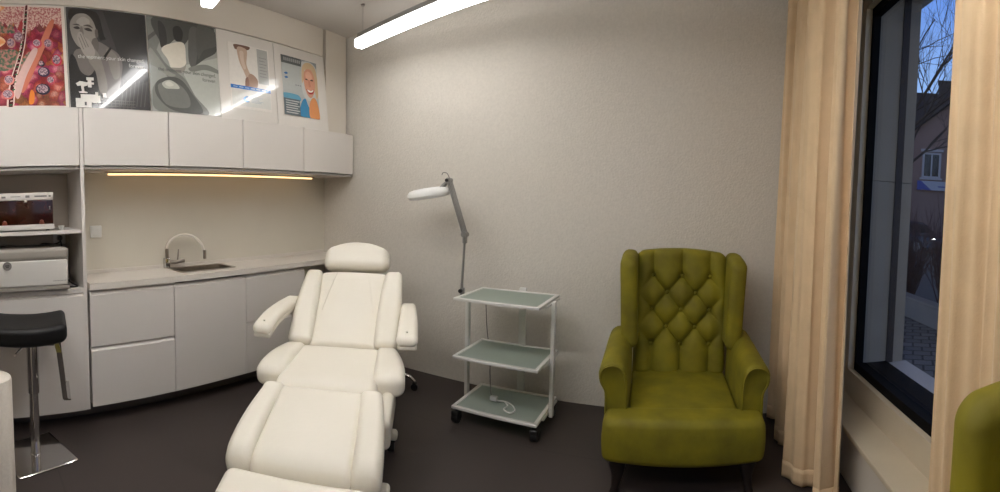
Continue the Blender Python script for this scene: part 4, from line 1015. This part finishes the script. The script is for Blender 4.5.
def branch(mb, p, d, ln, r, depth, spread=.5, up=.05, rnd=random):
    n = 4; pts = [p]; q = Vector(p); dd = Vector(d).normalized()
    for i in range(n):
        dd = (dd+Vector((rnd.uniform(-1, 1), rnd.uniform(-1, 1), rnd.uniform(-.6, 1)+up))*.16).normalized(); q = q+dd*ln/n; pts.append(q.copy())
    mb.tube(pts, [r*(1-.45*i/n) for i in range(n+1)], 5 if depth > 1 else 4)
    if depth <= 0: return
    for k in range(rnd.choice((2, 3, 3))):
        i = rnd.randint(1, n); ax = Vector((rnd.uniform(-1, 1), rnd.uniform(-1, 1), rnd.uniform(-.5, .9))).normalized()
        branch(mb, pts[i], (dd+ax*spread*1.4).normalized(), ln*rnd.uniform(.55, .8), r*.52, depth-1, spread, up, rnd)
def tree(label, loc, h, lean, depth, seed):
    rnd = random.Random(seed)
    t = thing('bare_tree', label, 'tree', loc)
    b = MB(); P = [Vector((0, 0, -.05)), Vector((0, 0, h*.25)), Vector((lean[0]*.3, lean[1]*.3, h*.5))]; b.tube(P, [.13, .11, .09], 8); b.build('trunk', M_twig, t, True)
    b = MB()
    for k in range(9):
        a = 2*PI*k/9+rnd.uniform(-.3, .3); s_ = P[1].lerp(P[2], .45+.55*(k/8))
        branch(b, s_, (math.cos(a)*.9, math.sin(a)*.9, rnd.uniform(.25, 1.1)), h*rnd.uniform(.26, .36), .042, depth, .5, .1, rnd)
    branch(b, P[2], (lean[0]*.2, lean[1]*.2, 1), h*.34, .07, depth, .5, .2, rnd)
    b.build('branches', M_twig, t)
    return t
tree('bare tree with thin dark branches against the blue evening sky', (5.0, 10.3, GZ), 7.2, (.4, -.2), 5, 3)
hedge_spots = [(3.86, 4.5), (3.84, 5.75), (3.88, 7.0), (3.86, 8.25)]
hl = ['bare red brown shrub behind the low wall, nearest to the right curtain edge', 'bare red brown shrub behind the low wall, in front of the parked car',
      'bare shrub behind the low wall, partly behind the outer window reveal', 'farthest bare shrub along the low wall, behind the outer window reveal']
for i, (x, y) in enumerate(hedge_spots):
    rnd = random.Random(20+i); t = thing('bare_shrub', hl[i], 'shrub', (x, y, GZ), 0, 'bare shrubs along the low wall')
    b = MB()
    for k in range(40):
        a = rnd.uniform(0, 2*PI); rr = rnd.uniform(.02, .12)
        branch(b, Vector((math.cos(a)*rr, math.sin(a)*rr, -.02)), (math.cos(a)*.14, math.sin(a)*.14, 1), rnd.uniform(.7, .95), .012, 2, .28, .1, rnd)
    b.build('twigs', M_redtwig, t)
# parked car
car = thing('parked_car', 'dark parked car in the street behind the bare shrubs, one lamp glinting', 'car', (9.75, 18.3, GZ-.01), math.radians(112))
M_car = mat('dark_car_paint', srgb(34, 34, 42), .25, .3, var=(4, .1), coat=.6); M_carglass = mat('car_glass', srgb(24, 28, 36), .05, var=(4, .1))
prof = [(-2.1, .32), (-2.15, .55), (-2.0, .78), (-1.15, .90), (-.55, 1.36), (.65, 1.42), (1.35, 1.02), (2.0, .96), (2.15, .7), (2.1, .32)]
b = MB(); rings = []
for y, sc_ in ((-.84, .93), (-.80, .985), (-.6, 1), (.6, 1), (.80, .985), (.84, .93)):
    rings.append([(x*sc_, y*(1 if z < .95 else .84), .32+(z-.32)*sc_) for x, z in catmull(prof, 3)])
b.ring_tube(rings); b.build('car_body', M_car, car, True)
b = MB()
for sd in (-1, 1): b.prism([(-.95, .95), (-.50, 1.30), (.58, 1.35), (1.1, 1.0)], sd*.70, sd*.825, 'xz')
b.build('side_window', M_carglass, car); MB().add([(-1.10, -.62, .955), (-1.10, .62, .955), (-.58, .58, 1.345), (-.58, -.58, 1.345)], [(0, 1, 2, 3)]).build('windscreen', M_carglass, car)
for x in (-1.35, 1.3):
    for sd in (-1, 1):
        wv = MB().cyl((x, sd*.68, .32), (x, sd*.86, .32), .32, n=24).build('wheel', M_black, car, True)
        MB().cyl((x, sd*.84, .32), (x, sd*.868, .32), .2, n=18).build('hub', M_alu, wv, True)
M_head = mat('lit_headlamp', (1, 1, 1, 1), .3, emit=((1, .95, .9, 1), 30))
for sd in (-1, 1): MB().rbox((-2.06, sd*.62, .66), (.12, .26, .11), .03, 1, 2).build('headlamp', M_head if sd > 0 else M_alu, car, True)
# houses across the street
M_render = mat('pink_house_render', srgb(122, 99, 92), .9, bump=(20, .05), var=(1, .04)); M_roof = mat('dark_roof_tiles', srgb(52, 46, 48), .8, bump=(12, .4), var=(3, .1))
hs = thing('gabled_house', 'pale pink house with a gable and one tall window across the street', 'house', (13.3, 21.05, GZ), math.radians(-31))
GW = 5.2; EV = 4.2; RG = 8.45; xo = .9   # gable half width, eaves and ridge heights; the camera sees its left slope
b = MB(); b.prism([(-GW+xo, 0), (GW+xo, 0), (GW+xo, EV), (xo, RG), (-GW+xo, EV)], 0, 7.5, 'xz'); b.build('wall', M_render, hs)
rf = MB(); dzr = (RG-EV)/GW
for sd in (-1, 1):
    q = [(xo, RG+.02), (xo+sd*(GW+.45), EV-.45*dzr+.02), (xo+sd*(GW+.45), EV-.45*dzr+.30), (xo, RG+.32)]
    rf.prism(q, -.45, 7.8, 'xz')
rf.build('roof', M_roof, hs)
b = MB(); wx, wz = -.62, 3.8
b.box(wx-.52, wx+.52, -.05, .02, wz, wz+.10); b.box(wx-.52, wx+.52, -.05, .02, wz+1.30, wz+1.40); b.box(wx-.52, wx-.40, -.05, .02, wz+.1, wz+1.3); b.box(wx+.40, wx+.52, -.05, .02, wz+.1, wz+1.3); b.box(wx-.04, wx+.04, -.04, .02, wz+.1, wz+1.3)
M_hframe = mat('house_window_frame', srgb(150, 146, 148), .6, var=(5, .04))
wf = b.build('window', M_hframe, hs); MB().box(wx-.40, wx+.40, -.012, .01, wz+.1, wz+1.3).build('pane', M_carglass, wf)
MB().box(wx-.62, wx+.62, -.12, .02, wz+1.44, wz+1.58).build('lintel', M_hframe, hs)
MB().box(wx-.62, wx+.62, -.12, .02, wz-.1, wz).build('window_ledge', M_hframe, hs)
sg = thing('shop_banner', 'white and blue banner on the front of the pink house', 'sign', (13.3, 21.05, GZ), math.radians(-31))
b = MB(); b.m = 0; b.box(-1.35, 1.0, -.20, -.06, 3.12, 3.62); b.m = 1
b.prism([(-1.35, 3.12), (-1.35, 3.62), (-1.15, 3.62), (-.55, 3.12)], -.205, -.2, 'xz'); b.prism([(-.2, 3.3), (-.2, 3.36), (.7, 3.36), (.7, 3.3)], -.205, -.2, 'xz')
b.build('panel', [mat('banner_white', srgb(150, 150, 160), .5, var=(3, .03)), mat('banner_blue', srgb(50, 60, 130), .5, var=(3, .05))], sg)
for x in (-1.22, .88): MB().box(x-.03, x+.03, -.07, -.001, 3.2, 3.5).build('bracket', M_alu, sg)
h2 = thing('dark_roofed_house', 'house with a dark roof and chimney rising behind the pink gable', 'house', (14.3, 31.0, GZ), math.radians(-31))
MB().box(-7, 7, 0, 7, 0, 8.0).build('wall', M_render, h2)
b = MB(); b.prism([(-.4, 7.8), (3.5, 11.7), (7.4, 7.8), (7.4, 8.1), (3.5, 12.0), (-.4, 8.1)], -7.3, 7.3, 'yz'); b.build('roof', M_roof, h2)
b = MB().box(3.85, 5.1, 2.9, 3.7, 10.8, 12.75).box(3.77, 5.18, 2.82, 3.78, 12.75, 12.9); b.build('chimney', M_roof, h2)
MB().add([(1.6, 1.6, 10.11), (2.2, 1.6, 10.11), (2.2, 2.1, 10.61), (1.6, 2.1, 10.61)], [(0, 1, 2, 3)]).build('skylight', M_hframe, h2)
